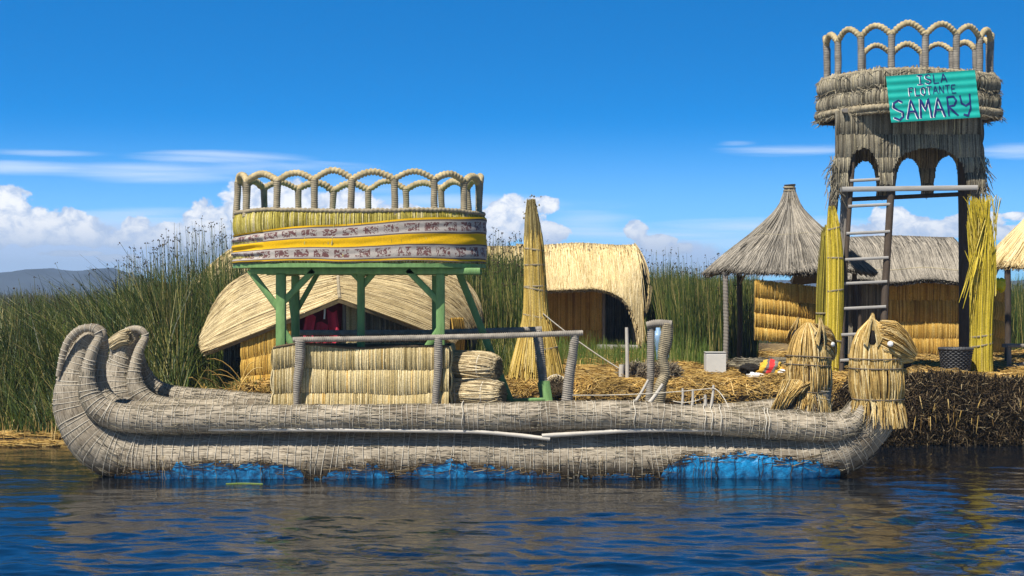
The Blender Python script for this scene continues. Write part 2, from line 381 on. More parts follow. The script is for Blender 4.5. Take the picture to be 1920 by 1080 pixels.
# ------------------------------------------------------------------ materials
def mk(name):
    m = bpy.data.materials.new(name); m.use_nodes = True; g = NT(m.node_tree)
    out = g.n('ShaderNodeOutputMaterial'); b = g.n('ShaderNodeBsdfPrincipled'); g.link(b.outputs[0], out.inputs[0])
    return m, g, b
def straw_mat(name, stops, rough=.75, spec=.15, blotch=.35, tip=None, bscale=2.5, transl=0.):
    """stalks, each with a tone of its own"""
    m, g, b = mk(name)
    rnd = g.n('ShaderNodeNewGeometry').outputs['Random Per Island']
    c = g.ramp(rnd, stops)
    pos = g.n('ShaderNodeNewGeometry').outputs['Position']
    nz = g.noise(pos, bscale, 4, .6)
    c = g.mix(1., c, g.ramp(nz, [(.25, (1 - blotch,) * 3), (.75, (1 + blotch,) * 3)]), 'MULTIPLY')
    fine = g.noise(pos, 55, 2, .6)
    c = g.mix(1., c, g.ramp(fine, [(.3, (.72,) * 3), (.7, (1.2,) * 3)]), 'MULTIPLY')
    if tip:
        u = g.sep(g.n('ShaderNodeUVMap').outputs[0])[0]; c = g.mix(g.smooth(u, tip[0], tip[1]), c, tip[2])
    g.link(c, b.inputs['Base Color']); b.inputs['Roughness'].default_value = rough; b.inputs['Specular IOR Level'].default_value = spec
    if transl:
        tr = g.n('ShaderNodeBsdfTranslucent'); g.link(c, tr.inputs[0]); mx = g.n('ShaderNodeMixShader'); mx.inputs[0].default_value = transl
        g.link(b.outputs[0], mx.inputs[1]); g.link(tr.outputs[0], mx.inputs[2])
        out = [n for n in g.t.nodes if n.type == 'OUTPUT_MATERIAL'][0]; g.link(mx.outputs[0], out.inputs[0])
    return m
def plain(name, col, rough=.6, var=.25, scale=6, bump=.0, bscale=40, spec=.3, metal=0., stretch=None):
    m, g, b = mk(name); pos = g.n('ShaderNodeTexCoord').outputs['Object']
    if stretch:
        x, y, z = g.sep(pos); pos = g.comb(g.m('MULTIPLY', x, stretch[0]), g.m('MULTIPLY', y, stretch[1]), g.m('MULTIPLY', z, stretch[2]))
    nz = g.noise(pos, scale, 5, .62)
    c = g.mix(1., tuple(col), g.ramp(nz, [(.25, (1 - var,) * 3), (.75, (1 + var,) * 3)]), 'MULTIPLY')
    g.link(c, b.inputs['Base Color']); b.inputs['Roughness'].default_value = rough; b.inputs['Specular IOR Level'].default_value = spec; b.inputs['Metallic'].default_value = metal
    if bump:
        bp = g.n('ShaderNodeBump'); bp.inputs['Strength'].default_value = bump; bp.inputs['Distance'].default_value = .01
        g.link(g.noise(pos, bscale, 4, .6), bp.inputs['Height']); g.link(bp.outputs[0], b.inputs['Normal'])
    return m
def roll_mat(name, dark, mid, light, wet=False):
    """weathered reed roll: fibres run along the roll (UV u = metres along, v = metres round)"""
    m, g, b = mk(name); u, v, _ = g.sep(g.n('ShaderNodeUVMap').outputs[0]); pos = g.n('ShaderNodeNewGeometry').outputs['Position']
    fib = g.noise(g.comb(g.m('MULTIPLY', u, 4.), g.m('MULTIPLY', v, 130.)), 1, 4, .65)
    fib2 = g.noise(g.comb(g.m('MULTIPLY', u, 14.), g.m('MULTIPLY', v, 60.), 3.), 1, 3, .6)
    big = g.noise(pos, 1.7, 5, .65)
    c = g.ramp(fib, [(.33, dark), (.47, mid), (.66, light)])
    c = g.mix(1., c, g.ramp(big, [(.3, (.50, .46, .42)), (.46, (.92, .91, .89)), (.56, (1.05, 1.04, 1.02)), (.72, (1.28, 1.25, 1.2))]), 'MULTIPLY')
    crack = g.smooth(fib2, .40, .34); c = g.mix(g.m('MULTIPLY', crack, .75), c, tuple(x * .25 for x in dark))
    if wet:
        z = g.sep(pos)[2]; wl = g.m('ADD', z, g.m('MULTIPLY', g.m('SUBTRACT', g.noise(pos, 5, 4, .7), .5), .25))
        c = g.mix(g.m('MULTIPLY', g.smooth(wl, .30, .06), .88), c, (.04, .03, .02))
    g.link(c, b.inputs['Base Color']); b.inputs['Roughness'].default_value = .8; b.inputs['Specular IOR Level'].default_value = .2
    bp = g.n('ShaderNodeBump'); bp.inputs['Strength'].default_value = .5; bp.inputs['Distance'].default_value = .012
    g.link(g.m('ADD', fib, g.m('MULTIPLY', crack, -.8)), bp.inputs['Height']); g.link(bp.outputs[0], b.inputs['Normal'])
    return m
M = {}
M['roll'] = roll_mat('weathered_reed_roll', (.085, .066, .048), (.27, .23, .175), (.57, .50, .395), wet=True)
M['rope'] = plain('pale_cord', (.55, .50, .41), .85, .2, 30)
M['darkrope'] = plain('tarred_cord', (.16, .13, .10), .85, .2, 30)
M['wrap'] = plain('grey_wound_cord', (.27, .24, .20), .85, .45, 9, .4, 90)
M['wrapstraw'] = plain('straw_wound_cord', (.42, .335, .185), .8, .45, 9, .4, 90)
M['wraptan'] = plain('tan_wound_cord', (.30, .25, .165), .8, .45, 9, .4, 90)
M['mat'] = straw_mat('pale_reed_mat', [(0, (.30, .22, .09)), (.15, (.52, .40, .18)), (.55, (.70, .56, .29)), (.85, (.80, .67, .40)), (1, (.68, .43, .12))], blotch=.2)
M['gold'] = straw_mat('golden_reed_mat', [(0, (.34, .18, .035)), (.3, (.56, .33, .065)), (.7, (.68, .43, .10)), (1, (.76, .53, .17))], blotch=.2)
M['matback'] = plain('mat_backing', (.11, .08, .045), .9, .3, 20)
M['greymat'] = straw_mat('grey_reed_mat', [(0, (.085, .072, .05)), (.35, (.21, .185, .135)), (.8, (.35, .31, .23)), (1, (.44, .38, .24))], blotch=.35)
M['greyback'] = plain('grey_mat_backing', (.08, .07, .055), .9, .3, 20)
M['greenmat'] = straw_mat('green_gold_reed_fringe', [(0, (.20, .17, .03)), (.35, (.42, .34, .06)), (.7, (.55, .47, .13)), (1, (.62, .53, .30))], blotch=.35, bscale=6)
M['thatch'] = straw_mat('straw_thatch', [(0, (.12, .075, .03)), (.18, (.30, .21, .09)), (.45, (.50, .38, .18)), (.8, (.62, .49, .26)), (1, (.74, .61, .36))], blotch=.25)
M['thatchlow'] = straw_mat('tan_thatch', [(0, (.06, .04, .02)), (.16, (.18, .125, .06)), (.42, (.45, .345, .175)), (.8, (.60, .485, .275)), (1, (.72, .60, .37))], blotch=.25)
M['thatchpale'] = straw_mat('pale_thatch', [(0, (.40, .28, .11)), (.35, (.60, .47, .24)), (.8, (.74, .60, .34)), (1, (.80, .68, .44))], blotch=.15)
M['thatchgrey'] = straw_mat('grey_thatch', [(0, (.10, .09, .075)), (.35, (.22, .20, .17)), (.75, (.33, .30, .255)), (1, (.45, .40, .33))], blotch=.25)
M['thatchback'] = plain('thatch_underlayer', (.20, .15, .08), .9, .3, 14)
M['greythatchback'] = plain('grey_thatch_underlayer', (.10, .085, .065), .9, .3, 14)
M['yellowreed'] = straw_mat('yellow_green_reeds', [(0, (.22, .16, .02)), (.3, (.54, .42, .035)), (.75, (.74, .57, .06)), (1, (.80, .64, .2))], blotch=.2)
M['shadedreed'] = straw_mat('shaded_olive_reeds', [(0, (.10, .09, .015)), (.4, (.24, .21, .03)), (.8, (.38, .31, .05)), (1, (.5, .4, .1))], blotch=.25)  # yellow reed tones darkened: shade put into the colour of the rear bundle
M['broom'] = straw_mat('golden_reeds', [(0, (.26, .15, .03)), (.3, (.52, .36, .08)), (.75, (.66, .48, .13)), (1, (.74, .58, .26))], blotch=.18)
M['broomtip'] = straw_mat('brown_reed_tips', [(0, (.12, .09, .03)), (.5, (.28, .22, .09)), (1, (.42, .34, .15))], blotch=.25)
M['headstraw'] = straw_mat('figurehead_straw', [(0, (.16, .09, .025)), (.25, (.42, .27, .08)), (.7, (.62, .44, .17)), (1, (.74, .60, .33))], blotch=.3, bscale=7)
M['logstraw'] = straw_mat('dry_reed_roll_stalks', [(0, (.22, .16, .09)), (.2, (.42, .33, .19)), (.7, (.58, .48, .30)), (1, (.70, .60, .41))], blotch=.25, bscale=8)
M['darkstraw'] = plain('dark_straw_core', (.07, .05, .03), .9, .3, 20)
M['litter'] = straw_mat('trodden_straw', [(0, (.14, .08, .025)), (.3, (.40, .25, .07)), (.75, (.62, .42, .13)), (1, (.74, .55, .25))], blotch=.6, bscale=2.4)
M['rot'] = straw_mat('rotting_reed_layers', [(0, (.016, .011, .007)), (.5, (.05, .034, .018)), (.82, (.12, .08, .04)), (.95, (.26, .19, .10)), (1, (.45, .36, .22))], blotch=.5, bscale=3)
M['reed'] = straw_mat('green_totora', [(0, (.012, .024, .004)), (.35, (.042, .078, .013)), (.7, (.10, .13, .022)), (.85, (.22, .215, .05)), (1, (.40, .31, .12))], rough=.5, spec=.4, blotch=.5, bscale=1.1, transl=.15)
M['reedfar'] = straw_mat('far_totora', [(0, (.045, .055, .018)), (.5, (.075, .090, .026)), (.85, (.115, .115, .038)), (1, (.20, .16, .07))], rough=.6, blotch=.35, bscale=.25, transl=.15)
M['reedlight'] = straw_mat('young_totora', [(0, (.05, .10, .012)), (.45, (.10, .17, .025)), (.85, (.19, .23, .05)), (1, (.34, .30, .11))], rough=.55, spec=.35, blotch=.25, transl=.2)
M['seed'] = plain('brown_seed_heads', (.045, .03, .018), .8, .3, 30)
M['green'] = plain('light_green_paint', (.165, .30, .105), .6, .3, 4.5, .4, 30, stretch=(4, 4, 1))
M['greyboard'] = plain('weathered_board', (.34, .325, .305), .8, .2, 3, .3, 40, stretch=(1, 6, 6))
M['darkwood'] = plain('dark_timber', (.075, .055, .04), .75, .3, 5, .4, 40, stretch=(5, 5, 1))
M['bark'] = plain('grey_pole', (.24, .215, .185), .8, .3, 6, .4, 40, stretch=(5, 5, 1))
M['palepole'] = plain('pale_pole', (.52, .48, .42), .7, .2, 3, .25, 40)
M['white'] = plain('white_plastic', (.80, .79, .76), .4, .04, 6)
M['tinplate'] = plain('pale_concrete', (.60, .59, .56), .8, .1, 4, .2, 40)
M['black'] = plain('black_and_hollow_shade', (.012, .010, .008), .9, .2, 6)  # black things, also the painted-in dark of ear hollows and mouth
M['red'] = plain('dark_red_cloth', (.46, .03, .06), .85, .2, 8, .25, 120)
M['maroon'] = plain('maroon_cloth', (.15, .014, .032), .85, .2, 8, .25, 120)

# ------------------------------------------------------------------ the setting: water, island, hills, reeds
def sst(a, b, x): t = np.clip((x - a) / (b - a), 0, 1); return t * t * (3 - 2 * t)
def make_water():
    dx = np.arange(-9.5, 9.5, .034); dy = np.concatenate([np.arange(11.2, 20.0, .024), np.arange(20.0, 26, .05)])
    ox = np.geomspace(.1, 1400, 24); oy = np.geomspace(.1, 1400, 24)
    xs = np.concatenate([-9.5 - ox[::-1], dx, 9.5 + ox]); ys = np.concatenate([[-100, -60, -10, 4, 8, 10, 11], dy, 26 + oy])
    Xg, Yg = np.meshgrid(xs, ys, indexing='ij'); r = np.random.default_rng(3)
    Z = np.zeros_like(Xg)
    wx = Xg + .5 * (fbm(Xg * .6, Yg * .6, 5) - .5); wy = Yg + .6 * (fbm(Xg * .5, Yg * .8, 9) - .5)
    N = 64
    for i in range(N):
        lam = .11 * (11.0) ** (i / (N - 1)); th = R(90 + r.normal(0, 24) - 6); k = 2 * math.pi / lam
        slope = .027 * (lam / .6) ** .08 * (1 if lam > .2 else .8); amp = slope / k
        Z += amp * np.sin(k * (wx * math.cos(th) + wy * math.sin(th)) + r.uniform(0, 6.28))
    patchy = .35 + 1.1 * fbm(Xg * .22 + 3, Yg * .34, 21)
    calm = 1 - .66 * sst(15.5, 19.4, Yg); fade = sst(11.0, 11.6, Yg) * (1 - sst(24, 26, Yg)) * sst(-9.6, -9.0, Xg) * (1 - sst(9.0, 9.5, Xg))
    Z *= patchy * calm * fade
    mb = MB(); mb.add(np.stack([Xg, Yg, Z], -1), gridq(len(xs), len(ys))[:, ::-1])
    m, g, b = mk('lake_water'); pos = g.n('ShaderNodeNewGeometry').outputs['Position']
    b.inputs['Base Color'].default_value = (.001, .004, .009, 1); b.inputs['Roughness'].default_value = .012; b.inputs['IOR'].default_value = 2.3
    b.inputs['Specular IOR Level'].default_value = .62
    x, y, z = g.sep(pos)
    n1 = g.noise(g.comb(g.m('MULTIPLY', x, 7.), g.m('MULTIPLY', y, 18.)), 1, 3, .6, .3)
    bp = g.n('ShaderNodeBump'); bp.inputs['Strength'].default_value = .3; bp.inputs['Distance'].default_value = .015
    g.link(n1, bp.inputs['Height']); g.link(bp.outputs[0], b.inputs['Normal'])
    o = mb.build('water', m, org=(0, 0, 0)); tag(o, 'dark blue rippled lake water reflecting the reed boat', kind='structure')
make_water()

def yedge(x): return 23.86 + .30 * sst(4.5, 6., x) + .35 * (1 - sst(-6.5, -4, x)) + .30 * (fbm(np.asarray(x) * 1.7 + 50, 0.5, 31) - .5)
def ground(x, y):
    x = np.asarray(x, float); y = np.asarray(y, float)
    top = .93 + .16 * (fbm(x * .9 + 40, y * .9, 41) - .5) + .10 * sst(3, 6, x) * (1 - sst(25.5, 28, y)) + .03 * sst(28, 34, y) + .07 * (fbm(x * 4 + 9, y * 4, 44) - .5)
    low = .10 + .10 * (fbm(x * 2 + 70, y * 2, 42) - .5)
    s = sst(-6.0, -3.9, x) * (1 - sst(42, 48, y)) * (1 - sst(14, 17, x)); top = low + (top - low) * s
    f = sst(-.16, .12 + 1.0 * (1 - sst(4.2, 5.6, x)) * sst(-6.5, -3.5, x), y - yedge(x)); return -.35 + (top + .35) * f
def make_ground():
    xs = np.concatenate([-14 - np.geomspace(.2, 1300, 20)[::-1], np.arange(-14, 16, .07), 16 + np.geomspace(.2, 1300, 20)])
    ys = np.concatenate([np.arange(23.3, 24.8, .035), np.arange(24.8, 36, .12), np.arange(36, 60, .5), 60 + np.geomspace(.5, 1250, 22)])
    Xg, Yg = np.meshgrid(xs, ys, indexing='ij'); Zg = ground(Xg, Yg)
    mb = MB(); mb.add(np.stack([Xg, Yg, Zg], -1), gridq(len(xs), len(ys))[:, ::-1])
    m, g, b = mk('straw_ground'); pos = g.n('ShaderNodeNewGeometry').outputs['Position']
    n = g.noise(pos, 3.2, 6, .7); n2 = g.noise(pos, 30, 4, .7)
    c = g.ramp(n, [(.3, (.07, .045, .02)), (.55, (.26, .17, .06)), (.8, (.40, .29, .12))])
    c = g.mix(1., c, g.ramp(n2, [(.3, (.45,) * 3), (.7, (1.35,) * 3)]), 'MULTIPLY')
    z = g.sep(pos)[2]; c = g.mix(g.smooth(g.m('ADD', z, g.m('MULTIPLY', n2, .15)), .95, .75), c, (.035, .026, .015))
    g.link(c, b.inputs['Base Color']); b.inputs['Roughness'].default_value = .9
    bp = g.n('ShaderNodeBump'); bp.inputs['Strength'].default_value = .8; bp.inputs['Distance'].default_value = .03; g.link(n2, bp.inputs['Height']); g.link(bp.outputs[0], b.inputs['Normal'])
    tag(mb.build('ground', m, org=(0, 0, 0)), 'floating island of trodden reeds and marsh bed', kind='structure')
make_ground()

def make_hills():
    mb = MB(); D = 620.
    def ridge(prof, D, dep):
        px = np.linspace(prof[0][0], prof[-1][0], 160); top = np.interp(px, [p[0] for p in prof], [p[1] for p in prof]) + 3 * (fbm(px * .03, px * 0 + D, 3) - .5) + 1.2 * (fbm(px * .2, px * 0, 8) - .5)
        rows = []
        for f, sc in ((0, 0), (.25, .35), (.5, .7), (.72, .92), (1, 1), (1.4, .75), (2.2, 0)):
            Y = D + dep * (f - 1); h = (Z_(top, D)) * sc * (1 + .12 * (fbm(px * .05, px * 0 + f * 7, 17) - .5) * (f != 1)); rows.append(np.stack([X_(px, D), np.full_like(px, Y), h - 1 * (sc == 0)], 1))
        mb.add(np.stack(rows, 1), gridq(160, 7))
    ridge([(-500, 530), (-300, 512), (-120, 521), (0, 515), (50, 508), (95, 503), (135, 508), (180, 507), (212, 502), (250, 516), (300, 532), (360, 541)], D, 90)
    ridge([(1080, 541), (1180, 528), (1240, 519), (1300, 524), (1380, 522), (1500, 528), (1700, 520), (1900, 526), (2200, 515), (2500, 541)], D * 1.5, 110)
    m = plain('haze_tinted_scrub', (.05, .068, .095), .9, .4, .02)  # blue of the distance haze is mixed into this base colour
    tag(mb.build('hills', m, org=(0, 620, 0)), 'low blue hazy hills across the lake', kind='structure')
make_hills()

def reeds(name, label, n, samp, height, width, matr, lean=(-.2, 0), spread=.12, k=5, seeds=0., org=None, base=None, droop=.25, tall=.0, gap=.45):
    mb = MB(); x, y = samp(n); kp = vnoise(x * 1.6, y * 1.1, 61) + .5 * vnoise(x * 5, y * 3, 62) > np.where(np.asarray(rng.random(n)) < .3, 0, gap); x, y = x[kp], y[kp]; zb = ground(x, y) - .05 if base is None else np.full(len(x), base)
    h = height(x, y); ok = h > .08; x, y, zb, h = x[ok], y[ok], zb[ok], h[ok]; n = len(x)
    isT = rng.random(n) < tall; h = h * np.where(isT, rng.uniform(.98, 1.16, n), rng.uniform(.62, 1.0, n) ** .8)
    t = np.linspace(0, 1, k)[None]
    lx = (rng.normal(lean[0], spread, n) * np.where(isT, .45, 1) * h)[:, None]; ly = (rng.normal(lean[1], spread, n) * h)[:, None]
    bend = t ** 2 * .75 + t * .25; dz = h[:, None] * (t - droop * rng.random(n)[:, None] * t ** 3 * np.clip(np.abs(lx) / np.maximum(h[:, None], .1) * 2, 0, 1))
    p = np.stack([x[:, None] + lx * bend, y[:, None] + ly * bend, zb[:, None] + dz], -1)
    w = width(x, y) * rng.uniform(.6, 1.25, n); ribbons(mb, p, w, rng.uniform(-.9, .9, n))
    if seeds > 0:
        c = p[rng.random(n) < np.where(isT, .6, seeds), -1]
        for j in range(3): diamonds(mb, c + rng.normal(0, .018, c.shape), rng.uniform(.006, .016, len(c)), 1)
    o = mb.build(name, [matr, M['seed']], org=org or (x.mean(), y.mean(), 0)); tag(o, label, kind='stuff'); return o
def uni(x0, x1, y0, y1):
    def f(n): return rng.uniform(x0, x1, n), rng.uniform(y0, y1, n)
    return f
def wedge(p0, p1, y0, y1, pw=1.):
    def f(n):
        y = y0 + (y1 - y0) * rng.random(n) ** pw; return (rng.uniform(p0, p1, n) - 960) * y / F, y
    return f
def top_at(tab):
    a = [t[0] for t in tab]; b = [t[1] for t in tab]
    def f(x, y):
        px = 960 + x * F / y; t = np.interp(px, a, b) + 20 * (vnoise(px * .06, y * 1.3, 77) - .5) * 2
        return Z_(t, y) - np.maximum(ground(x, y), 0)
    return f
def near_cut(f, y0, y1, lo):
    def g(x, y): return f(x, y) * (lo + (1 - lo) * sst(y0, y1, y))
    return g
wn = lambda w: (lambda x, y: np.full(len(x), w))
tabA = [(-200, 556), (60, 552), (150, 546), (220, 522), (270, 500), (330, 480), (400, 472), (470, 480), (600, 500)]
reeds('reed_bed', 'dense green reeds leaning over the left shore behind the curled boat sterns', 17000, wedge(-150, 520, 24.35, 33, .85), (lambda f: (lambda x, y: f(x, y) * np.where((960 + x * F / y > 350) & (y < 28.2), .25, 1)))(near_cut(top_at(tabA), 24.3, 27, .36)), wn(.022), M['reed'], lean=(-.28, -.06), spread=.3, droop=.45, tall=.012, seeds=.01)
reeds('tall_seeded_reeds', 'tall reeds with brown seed heads left of the green framed cabin', 1500, wedge(225, 470, 28, 33), top_at([(200, 530), (260, 500), (320, 470), (400, 455), (470, 460)]), wn(.019), M['reed'], lean=(-.03, 0), spread=.06, tall=.2, seeds=.12)
reeds('far_reed_field', 'wide field of reeds stretching to the far shore at left', 15000, wedge(-200, 1000, 33, 170, 1.7), top_at([(-200, 549), (100, 547), (180, 545), (260, 536), (1000, 540)]), lambda x, y: .02 * y / 33, M['reedfar'], lean=(-.12, 0), spread=.12, k=4, tall=.004, seeds=.0)
reeds('far_reed_field', 'far belt of reeds seen between the huts at right', 7000, wedge(1000, 2100, 50, 170, 1.7), top_at([(1000, 532), (2100, 540)]), lambda x, y: .02 * y / 33, M['reedfar'], lean=(-.05, 0), spread=.1, k=4)
hut2_clear = lambda x, y: np.where((y < 39.5) & (x > .75) & (x < 3.4), 0, 1)
fC1 = top_at([(840, 520), (870, 492), (905, 470), (930, 462), (980, 472), (1010, 520)])
reeds('reed_clump', 'tall seeded reeds between the striped boat platform and the straw bundle', 5200, wedge(848, 1000, 28.6, 34, 1.), near_cut(fC1, 28.4, 30, .75), wn(.018), M['reed'], lean=(-.02, 0), spread=.06, tall=.06, seeds=.07)
reeds('reed_clump', 'dark green reeds standing behind the middle hut and beside its doorway', 9000, wedge(1195, 1420, 30.5, 42, 1.), (lambda f: (lambda x, y: f(x, y) * hut2_clear(x, y)))(top_at([(1190, 540), (1215, 500), (1260, 494), (1330, 504), (1420, 515)])), wn(.017), M['reed'], lean=(-.02, 0), spread=.07, tall=.03, seeds=.05)
reeds('reed_clump', 'reeds growing behind the pale ridge of the middle hut', 2600, wedge(900, 1240, 41, 46, 1.), top_at([(900, 470), (1000, 478), (1240, 500)]), wn(.02), M['reed'], lean=(0, 0), spread=.04, tall=.05, seeds=.1)
reeds('reed_clump', 'dark reeds behind the far right bench', 4500, wedge(1830, 2060, 36.5, 46, 1.), top_at([(1830, 520), (2060, 525)]), wn(.02), M['reed'], lean=(-.03, 0), spread=.08)
reeds('young_reeds', 'bright young reeds in front of the dark hut doorway', 4200, wedge(1040, 1345, 29.0, 34.5, 1.), (lambda x, y: rng.uniform(.25, 1., len(x)) * (.55 + .55 * vnoise(x * 2.2, y * .7, 5)) * np.interp(960 + x * F / y, [1040, 1100, 1190, 1270, 1320, 1345], [.8, .62, .62, .9, 1.0, .3])), wn(.014), M['reedlight'], lean=(0, 0), spread=.1)
reeds('young_reeds', 'green shoots behind the rolled reed logs near the deck rail', 1500, wedge(860, 975, 26.0, 29.0, 1.), (lambda x, y: rng.uniform(.35, .85, len(x))), wn(.015), M['reed'], lean=(0, 0), spread=.14)

def make_litter():
    mb = MB(); n = 42000; y = 23.75 + 12 * rng.random(n) ** 2.1; x = (rng.uniform(330, 2000, n) - 960) * y / F
    ok = (y > yedge(x) - .05) & ((ground(x, y) > .62) | (rng.random(n) < .3)); x, y = x[ok], y[ok]; n = len(x); k = 4; t = np.linspace(-.5, .5, k)[None]
    a = rng.normal(0, .75, n); L = rng.uniform(.12, .75, n); dx = np.cos(a) * L; dy = np.sin(a) * L
    X = x[:, None] + dx[:, None] * t; Yy = np.maximum(y[:, None] + dy[:, None] * t, yedge(x)[:, None] - .1)
    heap = .10 * np.maximum(0, vnoise(x * 1.3 + 4, y * 2.2, 91) - .35)
    Z = np.maximum(ground(X, Yy), ground(x, y)[:, None] - .05) + (rng.uniform(.0, .045, n) + heap * rng.random(n) * 1.6)[:, None] + (rng.normal(0, .05, n) * L)[:, None] * t * 2
    straws(mb, np.stack([X, Yy, Z], -1), rng.uniform(.004, .0085, n))
    tag(mb.build('straw_litter', [M['litter']], org=(2, 26, 1)), 'trodden golden straw covering the floating island', kind='stuff')
make_litter()
def make_edge():
    mb = MB(); n = 46000; x = np.where(rng.random(n) < .12, rng.uniform(-3.4, 5., n), rng.uniform(4.4, 10.6, n)); n2 = int(n * .0)
    z = ground(x, yedge(x) + np.where(x < 4.8, .22, .3)) * (rng.random(n) ** .8) * 1.08 - .06; y = yedge(x) - .03 - .16 * (1 - np.abs(z - .55) / .7) * rng.random(n) - .06 * fbm(x * 3, z * 5, 3) + rng.uniform(-.06, .06, n)
    k = 4; t = np.linspace(-.5, .5, k)[None]; L = rng.uniform(.06, .27, n) * np.where(z < .25, .6, 1)
    hang = rng.random(n) < .35; a = np.where(hang, rng.normal(math.pi / 2, .35, n), rng.normal(0, .55, n))
    dx = np.cos(a) * L; dz = -np.sin(a) * L; dy = rng.normal(-.0, .07, n); bend = rng.normal(0, .05, n)
    X = x[:, None] + dx[:, None] * t; Zz = z[:, None] + dz[:, None] * t - (bend[:, None] * (1 - 4 * t * t)) * .6; Yy = y[:, None] + dy[:, None] * t
    straws(mb, np.stack([X, Yy, np.maximum(Zz, -.05)], -1), rng.uniform(.004, .0095, n))
    m = 9000; x = rng.uniform(-3.2, 5.2, m); y = yedge(x) + rng.uniform(-.2, .75, m); ok = ground(x, y) < .74; x, y = x[ok], y[ok]; m = len(x); a = rng.normal(0, .6, m); L = rng.uniform(.08, .32, m)
    z = ground(x, y) + rng.uniform(-.01, .07, m); p = np.stack([x[:, None] + (np.cos(a) * L)[:, None] * t, y[:, None] + (np.sin(a) * L * .5)[:, None] * t, z[:, None] - (np.sin(a) * L * .35)[:, None] * t], -1); straws(mb, p, rng.uniform(.004, .0095, m))
    m = 70; x = rng.uniform(5, 10.2, m); z0 = rng.uniform(.35, .8, m); L = rng.uniform(.08, .3, m); t = np.linspace(0, 1, 4)[None]
    p = np.stack([x[:, None] + rng.normal(0, .03, m)[:, None] * t, (yedge(x) - .22 - .05 * rng.random(m))[:, None] + 0 * t, z0[:, None] - L[:, None] * t], -1); straws(mb, p, rng.uniform(.004, .009, m), 1)
    tag(mb.build('rotting_reed_bank', [M['rot'], M['litter']], org=(3, 24, 0)), 'dark tangled reed bank of the island edge above the water', kind='stuff')
    mb = MB(); n = 900; x = rng.uniform(-9, -5.2, n); y = yedge(x) + rng.uniform(-.35, .55, n); a = rng.normal(0, .4, n); L = rng.uniform(.2, .9, n); t = np.linspace(-.5, .5, 4)[None]
    z = np.maximum(ground(x, y), .0) + rng.uniform(.0, .06, n)
    p = np.stack([x[:, None] + (np.cos(a) * L)[:, None] * t, y[:, None] + (np.sin(a) * L * .5)[:, None] * t, z[:, None] + (rng.normal(0, .05, n))[:, None] * t], -1); straws(mb, p, rng.uniform(.004, .009, n))
    n = 220; x = rng.uniform(-9, -4.6, n); y = yedge(x) + rng.uniform(-.05, .6, n); h = rng.uniform(.1, .4, n); t = np.linspace(0, 1, 4)[None]
    p = np.stack([x[:, None] + rng.normal(0, .2, n)[:, None] * h[:, None] * t, y[:, None] - rng.uniform(0, .3, n)[:, None] * t * h[:, None], .0 + h[:, None] * t], -1); straws(mb, p, rng.uniform(.004, .008, n))
    tag(mb.build('shore_straw', [M['litter']], org=(-7, 24.3, 0)), 'dry straw along the left shoreline at the foot of the reeds', kind='stuff')
make_edge()

# ------------------------------------------------------------------ the reed catamaran
BO = np.array([-.3, 21.1, 0.])
boat = thing('reed_boat', 'long grey twin-hulled reed boat with puma figureheads and a green framed cabin deck', 'boat', BO)
MAIN = [(178, 621, 8), (168, 630, 14), (155, 651, 19), (146, 675, 24), (139, 705, 31), (139, 745, 42), (152, 785, 49), (182, 824, 55), (228, 850, 57), (290, 864, 58), (400, 868, 58), (700, 868, 57), (1000, 868, 57), (1400, 868, 57), (1490, 865, 56), (1560, 848, 53), (1608, 816, 49), (1638, 778, 45), (1649, 735, 40), (1648, 690, 34)]
GUN = [(107, 706, 4), (117, 665, 6.5), (128, 637, 7), (146, 620, 7.5), (166, 615, 7.5), (181, 621, 7.5), (184, 634, 8), (176, 658, 10), (168, 692, 13), (167, 722, 17), (176, 750, 21), (199, 772, 24), (237, 783, 26), (300, 786, 26), (430, 785, 26), (620, 783, 25), (860, 782, 26), (1080, 778, 27), (1180, 779, 28), (1280, 785, 26), (1400, 792, 26), (1500, 800, 25), (1556, 804, 24), (1592, 796, 19), (1609, 778, 12), (1616, 760, 7)]
def hullpts(ctrl, Y, far=False):
    out = []
    for px, py, r in ctrl:
        x = X_(px, 20); z = Z_(py, 20)
        if far: x = x * .91 if x > 0 else x; z -= .07 + .13 * float(sst(-3.7, -2.4, x) * (1 - sst(2.6, 3.6, x)))
        out.append((x, Y, z, r * 20 / F))
    return np.array(out)
